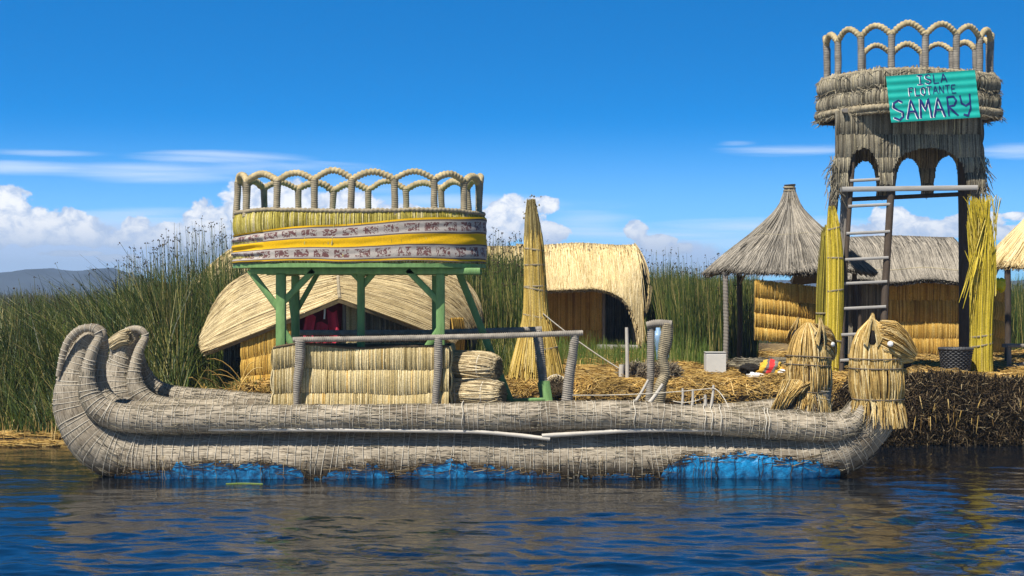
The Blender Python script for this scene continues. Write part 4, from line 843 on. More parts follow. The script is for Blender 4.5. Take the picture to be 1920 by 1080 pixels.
# ------------------------------------------------------------------ watchtower
TO = np.array([X_(1702, 26.8), 26.8, 1.0])
def tower():
    tw = thing('watchtower', 'tall grey reed watchtower on timber legs with an arched lookout balcony and ladder', 'tower', TO)
    def part(name, mat, fn, parent=tw, **kw): mb = MB(); fn(mb); return mb.build(name, mat, parent, **kw)
    def pole(pts, r0, r1, name='leg', mat='darkwood'):
        q = catmull(np.array(pts), .1); rad = np.linspace(r0, r1, len(q)); seg = 10; a = np.linspace(0, 1, seg, endpoint=False)
        rr = rad[:, None] * (1 + .10 * (vnoise(np.arange(len(q))[:, None] * .35, a[None] * 5, int(pts[0][0] * 50) % 91) - .5)); return part(name, M[mat], lambda mb: tube(mb, q, rr, seg))
    YF, YB = 25.95, 27.75
    YF += .16
    pole([P(1573, 712, YF), P(1578, 540, YF), P(1586, 350, YF), P(1592, 215, YF)], .085, .075, mat='bark')
    pole([P(1838, 712, YF), P(1834, 540, YF), P(1830, 350, YF), P(1826, 215, YF)], .085, .075, mat='bark')
    pole([P(1547, 690, YB), P(1551, 540, YB), P(1566, 350, YB), P(1590, 240, YB)], .09, .08)
    pole([P(1808, 690, YB), P(1808, 540, YB), P(1806, 350, YB), P(1802, 240, YB)], .10, .09)
    YF -= .16
    # ladder
    YL = 25.7
    ld = part('ladder', M['darkwood'], lambda mb: (tube(mb, catmull([P(1655, 700, YL - .25), P(1659, 560, YL), P(1668, 400, YL + .15), P(1677, 260, YL + .3)], .2), .062, 9), tube(mb, catmull([P(1577, 700, YL - .25), P(1583, 540, YL), P(1592, 400, YL + .15), P(1600, 290, YL + .3)], .2), .04, 9)))
    for y in (337, 385, 436, 485, 530, 577, 626, 674):
        xl = np.interp(y, [290, 400, 540, 700], [1600, 1592, 1583, 1577]); xr = np.interp(y, [260, 400, 560, 700], [1677, 1668, 1659, 1655]); Yr = np.interp(y, [290, 400, 540, 700], [YL + .3, YL + .15, YL, YL - .25]) - .03
        part('rung', M['greyboard'], lambda mb: beam(mb, P(xl - 3, y + 2, Yr), P(xr + 2, y - 2, Yr), .06, .05), ld)
    part('cross_board', M['greyboard'], lambda mb: beam(mb, P(1576, 355, 25.82), P(1833, 352, 25.82), .05, .085))
    part('cross_board', M['darkwood'], lambda mb: beam(mb, P(1592, 374, 27.5), P(1803, 364, 27.5), .06, .075))
    # hanging reed skirts with arched openings
    x0, x1 = X_(1566, YF), X_(1840, YF); zt = Z_(208, YF); zb = Z_(350, YF)
    def skirt(Y, x0, x1, tab, tiers, flare=.03, zb=zb):
        W = x1 - x0
        def fn(u, v):
            u, v = np.broadcast_arrays(u, v); fl = flare * np.maximum(0, v - .4); return np.stack([x0 - fl * (1 - u) + (W + 0 * u) * u + fl * u, Y - .10 * v ** 2 * (1 if Y < 26.5 else -1), zt + (zb - zt) * v], -1)
        bt = lambda u: np.interp(u, [a for a, b in tab], [b for a, b in tab])
        mb = MB(); mat_panel(mb, fn, .017, W, tiers, .035, bottom=bt, ragged=.007)
        n = 130; u = rng.random(n); b = bt(u); t = np.linspace(0, 1, 4)[None]; v = b[:, None] - .05 + rng.uniform(.03, .12, n)[:, None] * np.where(b > .9, 1., .5)[:, None] * t
        p = fn(u[:, None] + rng.normal(0, .008, n)[:, None] * t, v); p[..., 1] += rng.uniform(-.05, .02, (n, 1)); straws(mb, p, .006)
        mb.build('reed_skirt', [M['greymat'], M['greyback']], tw)
    arch = lambda a, b, top, low: [(a + (b - a) * .5 * (1 - math.cos(t)), low - (low - top) * math.sin(t) ** .65) for t in np.linspace(0.0, math.pi, 15)]
    L = lambda zx: (zx - 262) / (1082 - 262)
    V_ = lambda zy: ((zy / 3 + 20) - 208) / (350 - 208)
    skirt(YF, x0, x1, [(0, 1.), (L(325), 1.0)] + arch(L(330), L(505), V_(775), 1.) + [(L(508), .98), (L(570), .98)] + arch(L(574), L(985), V_(772), .98) + [(L(990), 1.), (1, 1.)], [0, .31, .62, .82, 1.02])
    xb0, xb1 = X_(1566, YB) + .12, X_(1842, YB) - .04
    Lb = lambda zx: (X_(zx / 3 + 1480, YB) - xb0) / (xb1 - xb0)
    zbb = zb - .05; Vb = lambda zy: (zt - Z_(zy / 3 + 20, YB)) / (zt - zbb)
    skirt(YB, xb0, xb1, [(0, 1), (Lb(350), 1)] + arch(Lb(352), Lb(496), Vb(842), 1.) + [(Lb(500), 1.), (Lb(596), 1.)] + arch(Lb(600), Lb(746), Vb(828), .98) + [(Lb(748), .98), (Lb(812), .98)] + arch(Lb(815), Lb(960), Vb(815), .98) + [(Lb(965), 1.), (1, 1)], [0, .31, .62, .82, 1.02], 0, zbb)
    for xx, s in ((x0 + .10, -1), (x1 - .10, 1)):
        W = YB - YF - .2
        xk = xb0 if s < 0 else xb1
        f = lambda u, v: np.stack([xx + (xk - xx) * ((1 - u) if s < 0 else u) + 0 * v, (YF + .1 + W * u) if s > 0 else (YB - .1 - W * u), zt + (zb - zt) * v], -1)
        tab = [(0, 1), (.12, 1)] + arch(.13, .87, .55, 1.) + [(.88, 1), (1, 1)]
        mb = MB(); mat_panel(mb, f, .018, W, [0, .31, .62, .82, 1.02], .03, bottom=lambda u: np.interp(u, [a for a, b in tab], [b for a, b in tab])); mb.build('reed_skirt', [M['greymat'], M['greyback']], tw)
    # balcony
    cx, cy, a, b = X_(1702, 26.8), 26.8, 1.46, 1.2; ztp, zbt = 6.03, 5.36
    el = lambda th, k=0.: (cx + (a + k) * np.cos(th), cy + (b + k) * np.sin(th))
    def floor(mb):
        th = np.linspace(0, 2 * math.pi, 64, endpoint=False); x, y = el(th, -.04); rows = np.stack([np.stack([x, y, np.full(64, z)], 1) for z in (5.46, 5.52)], 0); mb.add(rows, gridq(2, 64, True)); j = np.arange(64)
        for i, z in ((0, 5.46), (1, 5.52)): mb.add(np.vstack([rows[i], [[cx, cy, z]]]), tris=np.stack([j, (j + 1) % 64, np.full(64, 64)], 1))
    fl = part('balcony', M['darkwood'], floor, smooth=False)
    for i, xx in enumerate(np.linspace(x0 + .15, x1 - .15, 7)): part('floor_joist', M['bark'], lambda mb: beam(mb, (xx, YF - .12, 5.415), (xx, YB + .12, 5.415), .08, .07), fl)
    def fn(u, v):
        u, v = np.broadcast_arrays(u, v); th = u * 2 * math.pi; k = .02 * v + .04 * np.maximum(0, v - .75) * 3 ; x, y = el(th, k); return np.stack([x, y, ztp + (zbt - ztp) * v + .02 * np.sin(th * 3 + 1) + .012 * np.sin(th * 11)], -1)
    mb = MB(); mat_panel(mb, fn, .017, 9.2, [-.06, .40, .84, 1.0], .085, ragged=.03, topj=.05)
    n = 900; u = rng.random(n); t = np.linspace(0, 1, 4)[None]; v = rng.choice([.33, .42, .75, .98, -.02], n)[:, None] + rng.uniform(.03, .16, n)[:, None] * t; p = fn(u[:, None] + rng.normal(0, .012, n)[:, None] * t, v); cen = np.array([cx, cy, 0]); d = p - cen; d[..., 2] = 0; p = p + nrm(d) * (.06 + rng.uniform(0, .09, (n, 1)) * t)[..., None]
    straws(mb, p, .006); mb.build('balcony_band', [M['greymat'], M['greyback']], fl)
    for z, k, r in ((ztp + .02, .01, .035), (zbt + .08, .085, .05), (zbt - .0, .07, .03)):
        th = np.linspace(0, 2 * math.pi, 240); x, y = el(th, k); p = np.stack([x, y, z + .02 * np.sin(th * 3 + 1)], 1); part('rim_cord', M['wraptan'], lambda mb: wrapped(mb, p, r, pitch=.07, amp=.22, seg=8), fl)
    n = 16; A = [2 * math.pi * (i / n) - math.pi / 2 for i in range(n)]; top = []
    for i, t in enumerate(A):
        x, y = el(t, -.05); z = ztp + .63 + rng.uniform(-.02, .02); top.append((x, y, z)); isb = math.sin(t) > .2
        if isb and i in (10,): top[-1] = (x, y, ztp + .22)
        part('balcony_post', M['wrap'], lambda mb: wrapped(mb, [(x, y, ztp - .08), (x + rng.normal(0, .008), y, ztp + .2), top[-1]], .056, seg=10), fl)
    for i in range(n):
        j = (i + 1) % n
        if i in (10, 9): continue          # two arches at the back have fallen away
        a0, a1 = A[i], A[i] + 2 * math.pi / n; p = []; hj = rng.uniform(.88, 1.12)
        for t in np.linspace(0, 1, 9):
            x, y = el(a0 + (a1 - a0) * t, -.05); z = top[i][2] * (1 - t) + top[j][2] * t; w = math.dist(top[i][:2], top[j][:2]); p.append((x, y, z + min(.185, .34 * w) * hj * math.sin(math.pi * t) ** .95 - .01))
        part('balcony_arch', M['wrapstraw'], lambda mb: wrapped(mb, p, .048 * rng.uniform(.9, 1.1), pitch=.06, seg=10, amp=.2), fl)
    # loose tufts at the feet of the skirts
    for px in (1564, 1838):
      mb = MB(); n = 130; x = rng.normal(X_(px, 26), .06, n); t = np.linspace(0, 1, 5)[None]
      z = rng.uniform(4.0, 4.7, n); p = np.stack([x[:, None] + rng.normal(0, .05, n)[:, None] * t * 1.6, (25.9 + rng.uniform(-.1, .15, n))[:, None] - .05 * t, z[:, None] - rng.uniform(.1, .32, n)[:, None] * t], -1); straws(mb, p, .0065); mb.build('reed_tuft', [M['greymat']], tw)
tower()

def sign():
    C = [P(1661, 143, 25.38), P(1828, 131, 25.36), P(1838, 220, 25.30), P(1671, 230, 25.32)]
    def S(u, v, off=0.):
        u = np.asarray(u, float)[..., None]; v = np.asarray(v, float)[..., None]; p = (C[0] * (1 - u) + C[1] * u) * (1 - v) + (C[3] * (1 - u) + C[2] * u) * v
        p = p.copy(); p[..., 1] += (.006 * np.sin(v[..., 0] * 2 * math.pi * 6.0)) - off; return p
    mb = MB(); us = np.linspace(0, 1, 24)[:, None] + np.zeros((1, 90)); vs = np.linspace(0, 1, 90)[None] + np.zeros((24, 1))
    f = S(us, vs); bk = S(us, vs, -.006); mb.add(f, gridq(24, 90)); mb.add(bk, gridq(24, 90)[:, ::-1])
    for A, B in ((f[0], bk[0]), (f[-1], bk[-1]), (f[:, 0], bk[:, 0]), (f[:, -1], bk[:, -1])): mb.add(np.stack([A, B], 1), gridq(len(A), 2))
    m = plain('turquoise_paint', (.008, .36, .30), .45, .12, 5, .15, 30)
    o = mb.build('sign_board', m); tag(o, 'turquoise corrugated sign lettered ISLA FLOTANTE SAMARY fixed to the tower balcony', 'sign')
    G = {'I': [[(.1, 0), (.9, .02)], [(.5, 0), (.5, 1)], [(.05, 1), (.95, .98)]], 'S': [[(.95, .12), (.6, 0), (.15, .12), (.08, .35), (.45, .5), (.88, .62), (.9, .86), (.5, 1.02), (.02, .88)]], 'L': [[(.15, 0), (.12, 1), (.95, .97)]],
         'A': [[(.0, 1), (.48, 0), (1., 1)], [(.22, .62), (.8, .62)]], 'F': [[(.1, 1), (.1, 0), (.9, 0)], [(.1, .48), (.7, .47)]], 'O': [[(.5, 0), (.1, .2), (.08, .75), (.5, 1), (.9, .78), (.9, .22), (.5, 0)]], 'T': [[(0, .02), (1, 0)], [(.5, 0), (.5, 1)]],
         'N': [[(.08, 1), (.1, 0), (.88, 1), (.9, 0)]], 'E': [[(.92, 0), (.1, 0), (.1, 1), (.95, 1)], [(.1, .5), (.75, .48)]], 'M': [[(.0, 1), (.12, 0), (.5, .6), (.86, 0), (1., 1)]], 'R': [[(.1, 1), (.1, .02), (.7, .0), (.9, .22), (.7, .46), (.12, .5), (.95, 1)]],
         'Y': [[(.05, 0), (.12, .4), (.5, .55), (.88, .42)], [(.95, -.06), (.9, .7), (.6, 1.06), (.2, .98)]]}
    W = 1.46
    def word(mb, w, u0, u1, v0, v1, th, mats, gap=.22, slope=0., white=None):
        n = len(w); cw = (u1 - u0) / (n + gap * (n - 1))
        for i, c in enumerate(w):
            a = u0 + i * cw * (1 + gap); j = rng.normal(0, .012)
            for st in G[c]:
                q = np.array([(a + x * cw, v0 + (v1 - v0) * (y + j) + slope * (a - u0)) for x, y in st]); q = np.vstack([np.linspace(q[k], q[k + 1], 7, endpoint=False) for k in range(len(q) - 1)] + [q[-1][None]])
                def rib(dx, dy, t, off, mat):
                    s = q * [W, .77]; T = nrm(np.gradient(s, axis=0)); Nn = np.stack([-T[:, 1], T[:, 0]], 1); tw = t * (1 + .25 * (vnoise(np.arange(len(q)) * .5, np.full(len(q), a * 90)) - .5))[:, None]
                    l = (s + Nn * tw / 2) / [W, .77] + [dx, dy]; r = (s - Nn * tw / 2) / [W, .77] + [dx, dy]
                    v = np.stack([S(l[:, 0], l[:, 1], off), S(r[:, 0], r[:, 1], off)], 1); mb.add(v, gridq(len(q), 2), mat=mat)
                if white and i in white: rib(-.007, .010, th * 1.0, .0035, 1)
                rib(0, 0, th, .007 if not (white and i in white and mats == 'w') else .0065, 0)
    mb = MB()
    word(mb, 'ISLA', .345, .675, .035, .225, .019, 'n', .28, -.03, (0, 1))
    word(mb, 'FLOTANTE', .235, .765, .285, .455, .015, 'n', .25, -.01, (0, 1, 2, 3))
    word(mb, 'SAMARY', .035, .915, .535, .945, .031, 'n', .24, -.02, (0, 1, 2, 3))
    mb.build('lettering', [plain('navy_paint', (.012, .02, .13), .5, .2, 20), plain('white_paint', (.74, .78, .78), .5, .1, 20)], o)
sign()

def reed_column(name, label, path, rfn, n, cat, matr='yellowreed', ties=(), r=.008, group=None, t1=(.75, 1.), jit=.012, fill=.35, tipmat=None, extra=None):
    mb = MB(); q = bundle(mb, path, rfn, n, r, k=12, fill=fill, t1=t1, jit=jit, twist=.25)
    g = np.linspace(0, 1, len(q)); core = rfn(g) * .82; core[-1] = .01; tube(mb, q[:int(len(q) * .8)], core[:int(len(q) * .8)], 14, 1)
    if extra is not None: extra(mb)
    org = q[0]; o = mb.build(name, [M[matr], M['darkstraw']] + ([M[tipmat]] if tipmat else []), None, org=org); tag(o, label, cat, group)
    for t in ties:
        mb = MB(); c = q[int(t * (len(q) - 1))]; r_ = rfn(np.array(t)) + .012; ph = np.linspace(0, 2 * math.pi, 40); tl = random.uniform(-.25, .25)
        for dz in (0, .012): tube(mb, np.stack([c[0] + r_ * np.cos(ph), c[1] + r_ * np.sin(ph), c[2] + dz + tl * r_ * np.cos(ph)], 1), .008, 6)
        mb.build('binding', [M['wraptan']], o)
    return o
def columns():
    Y = 25.62
    reed_column('reed_bundle', 'yellow green reed bundle tied round the left tower leg by the ladder', [P(1562, 716, Y), P(1565, 600, Y), P(1566, 500, Y), P(1562, 420, Y), P(1559, 385, Y)], lambda t: np.interp(t, [0, .3, .7, .9, 1], [.15, .128, .118, .085, .04]), 560, 'reed bundle', ties=(.24, .52, .7, .88), group='reed bundles tied to the tower legs')
    Y = 25.6
    def dangle(mb):
        n = 150; k = 9; t = np.linspace(0, 1, k)[None]; x0 = rng.normal(X_(1838, Y), .09, n); z0 = rng.uniform(Z_(560, Y), Z_(430, Y), n); L = rng.uniform(.5, 1.25, n); dx = rng.normal(-.07, .08, n)
        z1 = np.minimum(z0 + L, Z_(365, Y) - .1 * rng.random(n)); p = np.stack([x0[:, None] + dx[:, None] * t ** 1.5, Y - .12 - rng.uniform(0, .12, n)[:, None] * t, z0[:, None] + (z1 - z0)[:, None] * t], -1); straws(mb, p, .008)
        n = 12; x0 = X_(1840, Y) + rng.normal(0, .05, n); z0 = Z_(430, Y) + rng.normal(0, .12, n); L = rng.uniform(.5, 1.25, n); p = np.stack([x0[:, None] - (rng.uniform(.15, .42, n) * L)[:, None] * t, Y - .2 - .1 * t + 0 * x0[:, None], z0[:, None] - L[:, None] * t], -1); straws(mb, p, .0085)
    reed_column('reed_bundle', 'tall loose yellow reed bundle with dangling stalks beside the woven basket', [P(1840, 716, Y), P(1840, 600, Y), P(1842, 500, Y), P(1838, 430, Y), P(1828, 372, Y)], lambda t: np.interp(t, [0, .1, .3, .7, .9, 1], [.19, .175, .165, .17, .13, .06]), 700, 'reed bundle', ties=(.2, .26), group='reed bundles tied to the tower legs', jit=.03, extra=dangle)
    Y = 26.6
    reed_column('reed_bundle', 'greenish reed bundle with painted-in shade on the rear left tower leg', [P(1540, 700, Y), P(1542, 560, Y), P(1548, 420, Y)], lambda t: np.interp(t, [0, .6, 1], [.10, .085, .04]), 240, 'reed bundle', 'shadedreed', ties=(.4,), group='reed bundles tied to the tower legs')
    # the tall standing bundle
    Y = 25.4
    rf = lambda t: np.interp(t, [0, .08, .18, .35, .42, .6, .75, .9, 1.], [.46, .41, .335, .205, .185, .16, .145, .085, .045])
    def tips(mb):
        n = 800; k = 7; t = np.linspace(0, 1, k)[None]; ph = rng.uniform(0, 6.28, n)[:, None]; r0 = rng.random(n)[:, None] ** .35; z0 = rng.uniform(Z_(500, Y), Z_(430, Y), n)[:, None]; z1 = rng.uniform(Z_(420, Y), Z_(372, Y), n)[:, None]; z = z0 + (z1 - z0) * t
        rr = r0 * np.interp(z, [Z_(500, Y), Z_(420, Y), Z_(372, Y)], [.172, .125, .07]); px = np.interp(z, [Z_(500, Y), Z_(372, Y)], [1002, 996]); straws(mb, np.stack([X_(px, Y) + rr * np.cos(ph), Y + rr * np.sin(ph), z], -1), .0075, 2)
        diamonds(mb, np.stack([X_(996, Y) + rng.normal(0, .06, 40), Y + rng.normal(0, .05, 40), rng.uniform(Z_(420, Y), Z_(366, Y), 40)], 1), rng.uniform(.01, .02, 40), 2)
    o = reed_column('reed_bundle', 'tall golden reed bundle flared like a broom standing on the straw', [P(1006, 714, Y), P(1006, 640, Y), P(1004, 540, Y), P(1001, 460, Y), P(996, 372, Y)], rf, 1500, 'reed bundle', 'broom', ties=(.18, .36, .50, .53, .64, .73), r=.0075, t1=(.58, .92), jit=.012, tipmat='broomtip', extra=tips)
    mb = MB(); cord(mb, P(1018, 588, 25.2), P(1166, 694, 25.3), .011, .04); tag(mb.build('guy_rope', M['rope']), 'pale rope stretched from the tall reed bundle down to a peg', 'rope')
columns()

# ------------------------------------------------------------------ huts
def panel(name, parent, mats, px0, px1, Y0, Y1, ytop, ybot, tiers, reed=.016, bulge=.035, skew=0., top=None):
    A = P(px0, ytop, Y0); B = P(px1, ytop + skew, Y1); C_ = P(px0, ybot, Y0); D = P(px1, ybot + skew, Y1)
    def fn(u, v):
        u, v = np.broadcast_arrays(np.asarray(u, float), np.asarray(v, float)); u = u[..., None]; v = v[..., None]
        tp = A * (1 - u) + B * u
        if top is not None: tp = tp.copy(); tp[..., 2] = top(u[..., 0])
        return tp * (1 - v) + (C_ * (1 - u) + D * u) * v
    mb = MB(); mat_panel(mb, fn, reed, np.linalg.norm(B - A), tiers, bulge, ragged=.008); return mb.build(name, mats, parent)
GOLD = lambda: [M['gold'], M['matback']]
GREY = lambda: [M['greymat'], M['greyback']]
def hut_low():
    h = thing('reed_hut', 'low reed hut with a sagging curved straw roof and red clothes in its doorway', 'hut', np.array([X_(640, 25.9), 25.9, .85]), 'reed huts on the island')
    left = patch([[P(637, 560, 24.6), P(560, 592, 24.7), P(480, 624, 24.9), P(396, 657, 25.2)], [P(634, 525, 25.7), P(545, 548, 25.8), P(465, 578, 26.0), P(388, 628, 26.2)], [P(632, 476, 27.0), P(520, 494, 27.0), P(440, 527, 27.2), P(393, 592, 27.4)]])
    right = patch([[P(635, 560, 24.6), P(700, 583, 24.7), P(770, 609, 24.9), P(840, 640, 25.2)], [P(632, 525, 25.7), P(715, 538, 25.8), P(800, 564, 26), P(868, 612, 26.3)], [P(630, 476, 27), P(740, 487, 27), P(845, 508, 27.2), P(904, 586, 27.4)]])
    for f in (left, right):
        mb = MB(); thatch(mb, f, 2500, 1.5, .0115, k=7, lift=.016, drift=.004, thick=.06, vpow=1.0, over=.06)
        for v in (.62, .86):
            u = np.linspace(0, 1, 40); p = f(u, np.full(40, v)); p[:, 2] += .022; tube(mb, p, .006, 5, 2)
        mb.build('roof', [M['thatchlow'], M['thatchback'], M['wraptan']], h)
    mb = MB(); u = np.linspace(0, 1, 40); p = left(u, np.zeros(40)); p[:, 2] += .004; wrapped(mb, p, .022, amp=.3, pitch=.05); mb.build('ridge_roll', [M['wraptan']], h)
    top = lambda a, b: (lambda u: a + (b - a) * u)
    panel('wall_mat', h, GOLD(), 453, 553, 25.12, 24.86, 605, 732, [0, .42, .74, 1.], top=top(Z_(634, 25.1), Z_(594, 24.86)))
    panel('wall_mat', h, [M['mat'], M['matback']], 650, 684, 24.95, 25.0, 566, 740, [0, 1.], top=top(Z_(569, 24.95), Z_(581, 25.)))
    panel('wall_mat', h, GREY(), 684, 846, 25.0, 25.5, 575, 740, [0, .5, 1.], top=top(Z_(581, 25.0), Z_(634, 25.5)))
    panel('wall_mat', h, GOLD(), 846, 868, 25.6, 26.0, 596, 742, [0, .5, 1.])
    panel('wall_mat', h, GREY(), 420, 895, 27.15, 27.15, 560, 720, [0, .5, 1.], top=lambda u: np.interp(u, [0, .45, .95, 1], [1.9, 2.75, 2.1, 1.9]))
    panel('wall_mat', h, GREY(), 452, 470, 25.8, 27.1, 615, 735, [0, .5, 1.])
    panel('wall_mat', h, GREY(), 878, 882, 26.4, 27.1, 610, 735, [0, .5, 1.])
    mb = MB(); beam(mb, P(646, 572, 24.98), P(646, 735, 24.98), .06, .06); mb.build('door_post', M['bark'], h)
    # clothes
    def cloth(px0, px1, y0, y1, Y, col, lab, seed, fold=9):
        nu, nv = 34, 30; u = np.linspace(0, 1, nu)[:, None]; v = np.linspace(0, 1, nv)[None]
        x = X_(px0 + (px1 - px0) * u, Y) * 1 + .02 * np.sin(v * 4 + seed) ; z = Z_(y0 + (y1 - y0) * v + 3 * np.sin(u * 5 + seed) * (1 - v), Y); y = Y + .035 * np.sin(u * fold + seed + v) * (.3 + v) + .02 * vnoise(u * 5, v * 3, seed)
        Pp = np.stack([x + 0 * v, y + 0 * u * v, z + 0 * u], -1); mb = MB(); mb.add(Pp, gridq(nu, nv)); mb.add(Pp + np.array([0, .012, 0]), gridq(nu, nv)[:, ::-1])
        tag(mb.build('hanging_cloth', M[col]), lab, 'cloth', 'clothes hung in the hut doorway')
    cloth(556, 640, 566, 650, 25.3, 'maroon', 'wide dark maroon cloth hung across the hut doorway at the back', 1, 16)
    cloth(570, 590, 592, 645, 24.85, 'red', 'narrow dark red cloth hanging at the left of the hut doorway', 2, 8)
    cloth(592, 616, 606, 650, 24.9, 'red', 'short red cloth hanging lowest in the middle of the hut doorway', 3, 9)
    cloth(615, 634, 583, 648, 24.83, 'red', 'folded red cloth with a pale edge at the right of the hut doorway', 5, 7)
    mb = MB(); tube(mb, catmull([P(608, 570, 24.75), P(609, 583, 24.75), P(608, 598, 24.75)], .02), .014, 6); tag(mb.build('hanging_strap', M['white']), 'short white strap hanging in front of the red clothes', 'strap')
    mb = MB(); [tube(mb, catmull([P(643 + rng.uniform(-3, 3), 578 + rng.uniform(-3, 3), 25.55), P(648 + rng.uniform(-3, 3), 590, 25.54), P(651 + rng.uniform(-6, 4), 606 + rng.uniform(-6, 4), 25.55)], .02), .008, 5) for _ in range(5)]; tag(mb.build('frayed_cord', M['rope']), 'frayed white cord hanging by the hut door post', 'cord')
hut_low()

def hut_mid():
    h = thing('reed_hut', 'reed hut with a pale straw ridge roof and a dark open doorway', 'hut', np.array([X_(1100, 37), 37, 1.0]), 'reed huts on the island')
    Yr, Ye = 37.6, 35.9; x0, x1 = X_(968, Ye), X_(1203, Ye)
    def fn(u, v):
        u, v = np.broadcast_arrays(np.asarray(u, float), np.asarray(v, float))
        ez = np.interp(u, [-.05, 0, .62, .74, .84, .91, .96, 1.0, 1.03], [Z_(546, Ye)] * 2 + [Z_(541, Ye), Z_(546, Ye), Z_(557, Ye), Z_(576, Ye), Z_(604, Ye), Z_(645, Ye), Z_(650, Ye)])
        vv = np.minimum(v, 1.06); ref = Z_(544, Ye); zr = Z_(457 + 2 * np.sin(u * 9), Yr); s = np.sin(np.clip(vv, 0, 1.1) * math.pi / 2 * .93); z = zr - (zr - ref) * (vv ** 1.25); z = z + (ez - ref) * np.clip(vv, 0, 1.06) ** 5
        y = Yr - (Yr - Ye) * (vv ** .8); x = x0 + (x1 - x0) * u + (u > .5) * (u - .5) * .25 * vv * 0; return np.stack([x, y, z], -1)
    mb = MB(); thatch(mb, fn, 5200, .55, .010, lift=.02, drift=.02, thick=.10, vpow=.9, nu=70)
    mb.build('roof', [M['thatchpale'], M['thatchback']], h)
    back = lambda u, v: fn(u, v) * np.array([1, -1, 1]) + np.array([0, 2 * Yr, 0])
    mb = MB(); thatch(mb, back, 900, .55, .010, lift=.02, thick=.10); mb.build('roof', [M['thatchpale'], M['thatchback']], h)
    def end(u, v):
        u, v = np.broadcast_arrays(np.asarray(u, float), np.asarray(v, float)); y = Yr + (u - .5) * 2 * (Yr - Ye) * np.clip(v, 0, 1.1) ** .8
        zr = Z_(456, Yr); z = zr - (zr - Z_(648, Ye)) * v; x = x1 - .03 + .30 * np.sin(np.clip(v * 1.25, 0, 1.) * math.pi) ** .8 - .02 * v; return np.stack([x, y, z], -1)
    mb = MB(); thatch(mb, end, 1500, .5, .010, lift=.02, thick=.06, drift=.03); mb.build('roof_end', [M['thatch'], M['thatchback']], h)
    panel('wall_mat', h, GOLD(), 985, 1131, 36.85, 36.85, 536, 651, [0, .72, 1.], .018, .02)
    panel('wall_mat', h, GREY(), 985, 1200, 38.8, 38.8, 520, 652, [0, 1.], .03, .02)
    panel('wall_mat', h, GREY(), 985, 989, 36.4, 38.8, 540, 652, [0, 1.], .03, .02)
    panel('wall_mat', h, GREY(), 1198, 1197, 36.4, 38.8, 540, 652, [0, 1.], .03, .02)
    for px in (1132, 1190): mb = MB(); beam(mb, P(px, 535, 36.8), P(px, 654, 36.8), .07, .07); mb.build('door_post', M['bark'], h)
    mb = MB(); beam(mb, P(1120, 651, 36.2), P(1196, 652, 36.2), .3, .12); mb.build('door_step', M['greyboard'], h)
    # far pale roof behind the boat platform
    h2 = thing('reed_hut', 'distant pale yellow thatched hut rising behind the reeds left of the boat platform', 'hut', np.array([X_(470, 40), 40., .9]), 'reed huts on the island')
    A, B = X_(438, 41.), X_(600, 41.)
    def f2(u, v):
        u, v = np.broadcast_arrays(np.asarray(u, float), np.asarray(v, float)); x = A + (B - A) * u - (1 - u) * v * 1.05; z = Z_(463, 41) - 1.25 * v ** 1.15; return np.stack([x, 41. - 1.7 * v, z], -1)
    mb = MB(); thatch(mb, f2, 1600, .6, .012, lift=.02, thick=.1); mb.build('roof', [M['thatchpale'], M['thatchback']], h2)
    panel('wall_mat', h2, GOLD(), 400, 590, 39.6, 39.6, 545, 650, [0, .5, 1.], .03)
    # second roof glimpsed behind reeds left of the straw bundle
    h3 = thing('reed_hut', 'straw hut roof half hidden by seeded reeds beside the tall golden bundle', 'hut', np.array([X_(940, 36.6), 36.6, .9]), 'reed huts on the island')
    A3, B3 = X_(905, 37.), X_(984, 37.)
    def f3(u, v):
        u, v = np.broadcast_arrays(np.asarray(u, float), np.asarray(v, float)); return np.stack([A3 + (B3 - A3) * u, 37. - 1.2 * v, Z_(461, 37) - 1.15 * v ** 1.1], -1)
    mb = MB(); thatch(mb, f3, 900, .6, .012, lift=.02, thick=.1); mb.build('roof', [M['thatchpale'], M['thatchback']], h3)
    panel('wall_mat', h3, GOLD(), 912, 980, 36.1, 36.1, 540, 655, [0, .5, 1.], .03)
hut_mid()

def cone_roof(mb, c, prof, n, r, length, mats=(0, 1), thick=.07):
    zs = np.array([p[1] for p in prof]); rs = np.array([p[0] for p in prof]); L = np.concatenate([[0], np.cumsum(np.hypot(np.diff(zs), np.diff(rs)))]); L /= L[-1]
    def fn(u, v):
        u, v = np.broadcast_arrays(np.asarray(u, float), np.asarray(v, float)); th = u * 2 * math.pi; e = np.maximum(v - 1, 0)
        rr = np.interp(v, L, rs) + e * (rs[-1] - rs[-2]) / max(L[-1] - L[-2], 1e-3); zz = np.interp(v, L, zs) + e * (zs[-1] - zs[-2]) / max(L[-1] - L[-2], 1e-3)
        w = 1 + .03 * np.sin(th * 5 + 1) * v + .02 * np.sin(th * 11) * v; return np.stack([c[0] + rr * w * np.cos(th), c[1] + rr * w * np.sin(th), zz + .03 * np.sin(th * 4) * v], -1)
    thatch(mb, fn, n, length, r, mats[0], mats[1], lift=.03, drift=.004, nu=72, nv=28, thick=thick, vpow=.6, over=.04); return fn
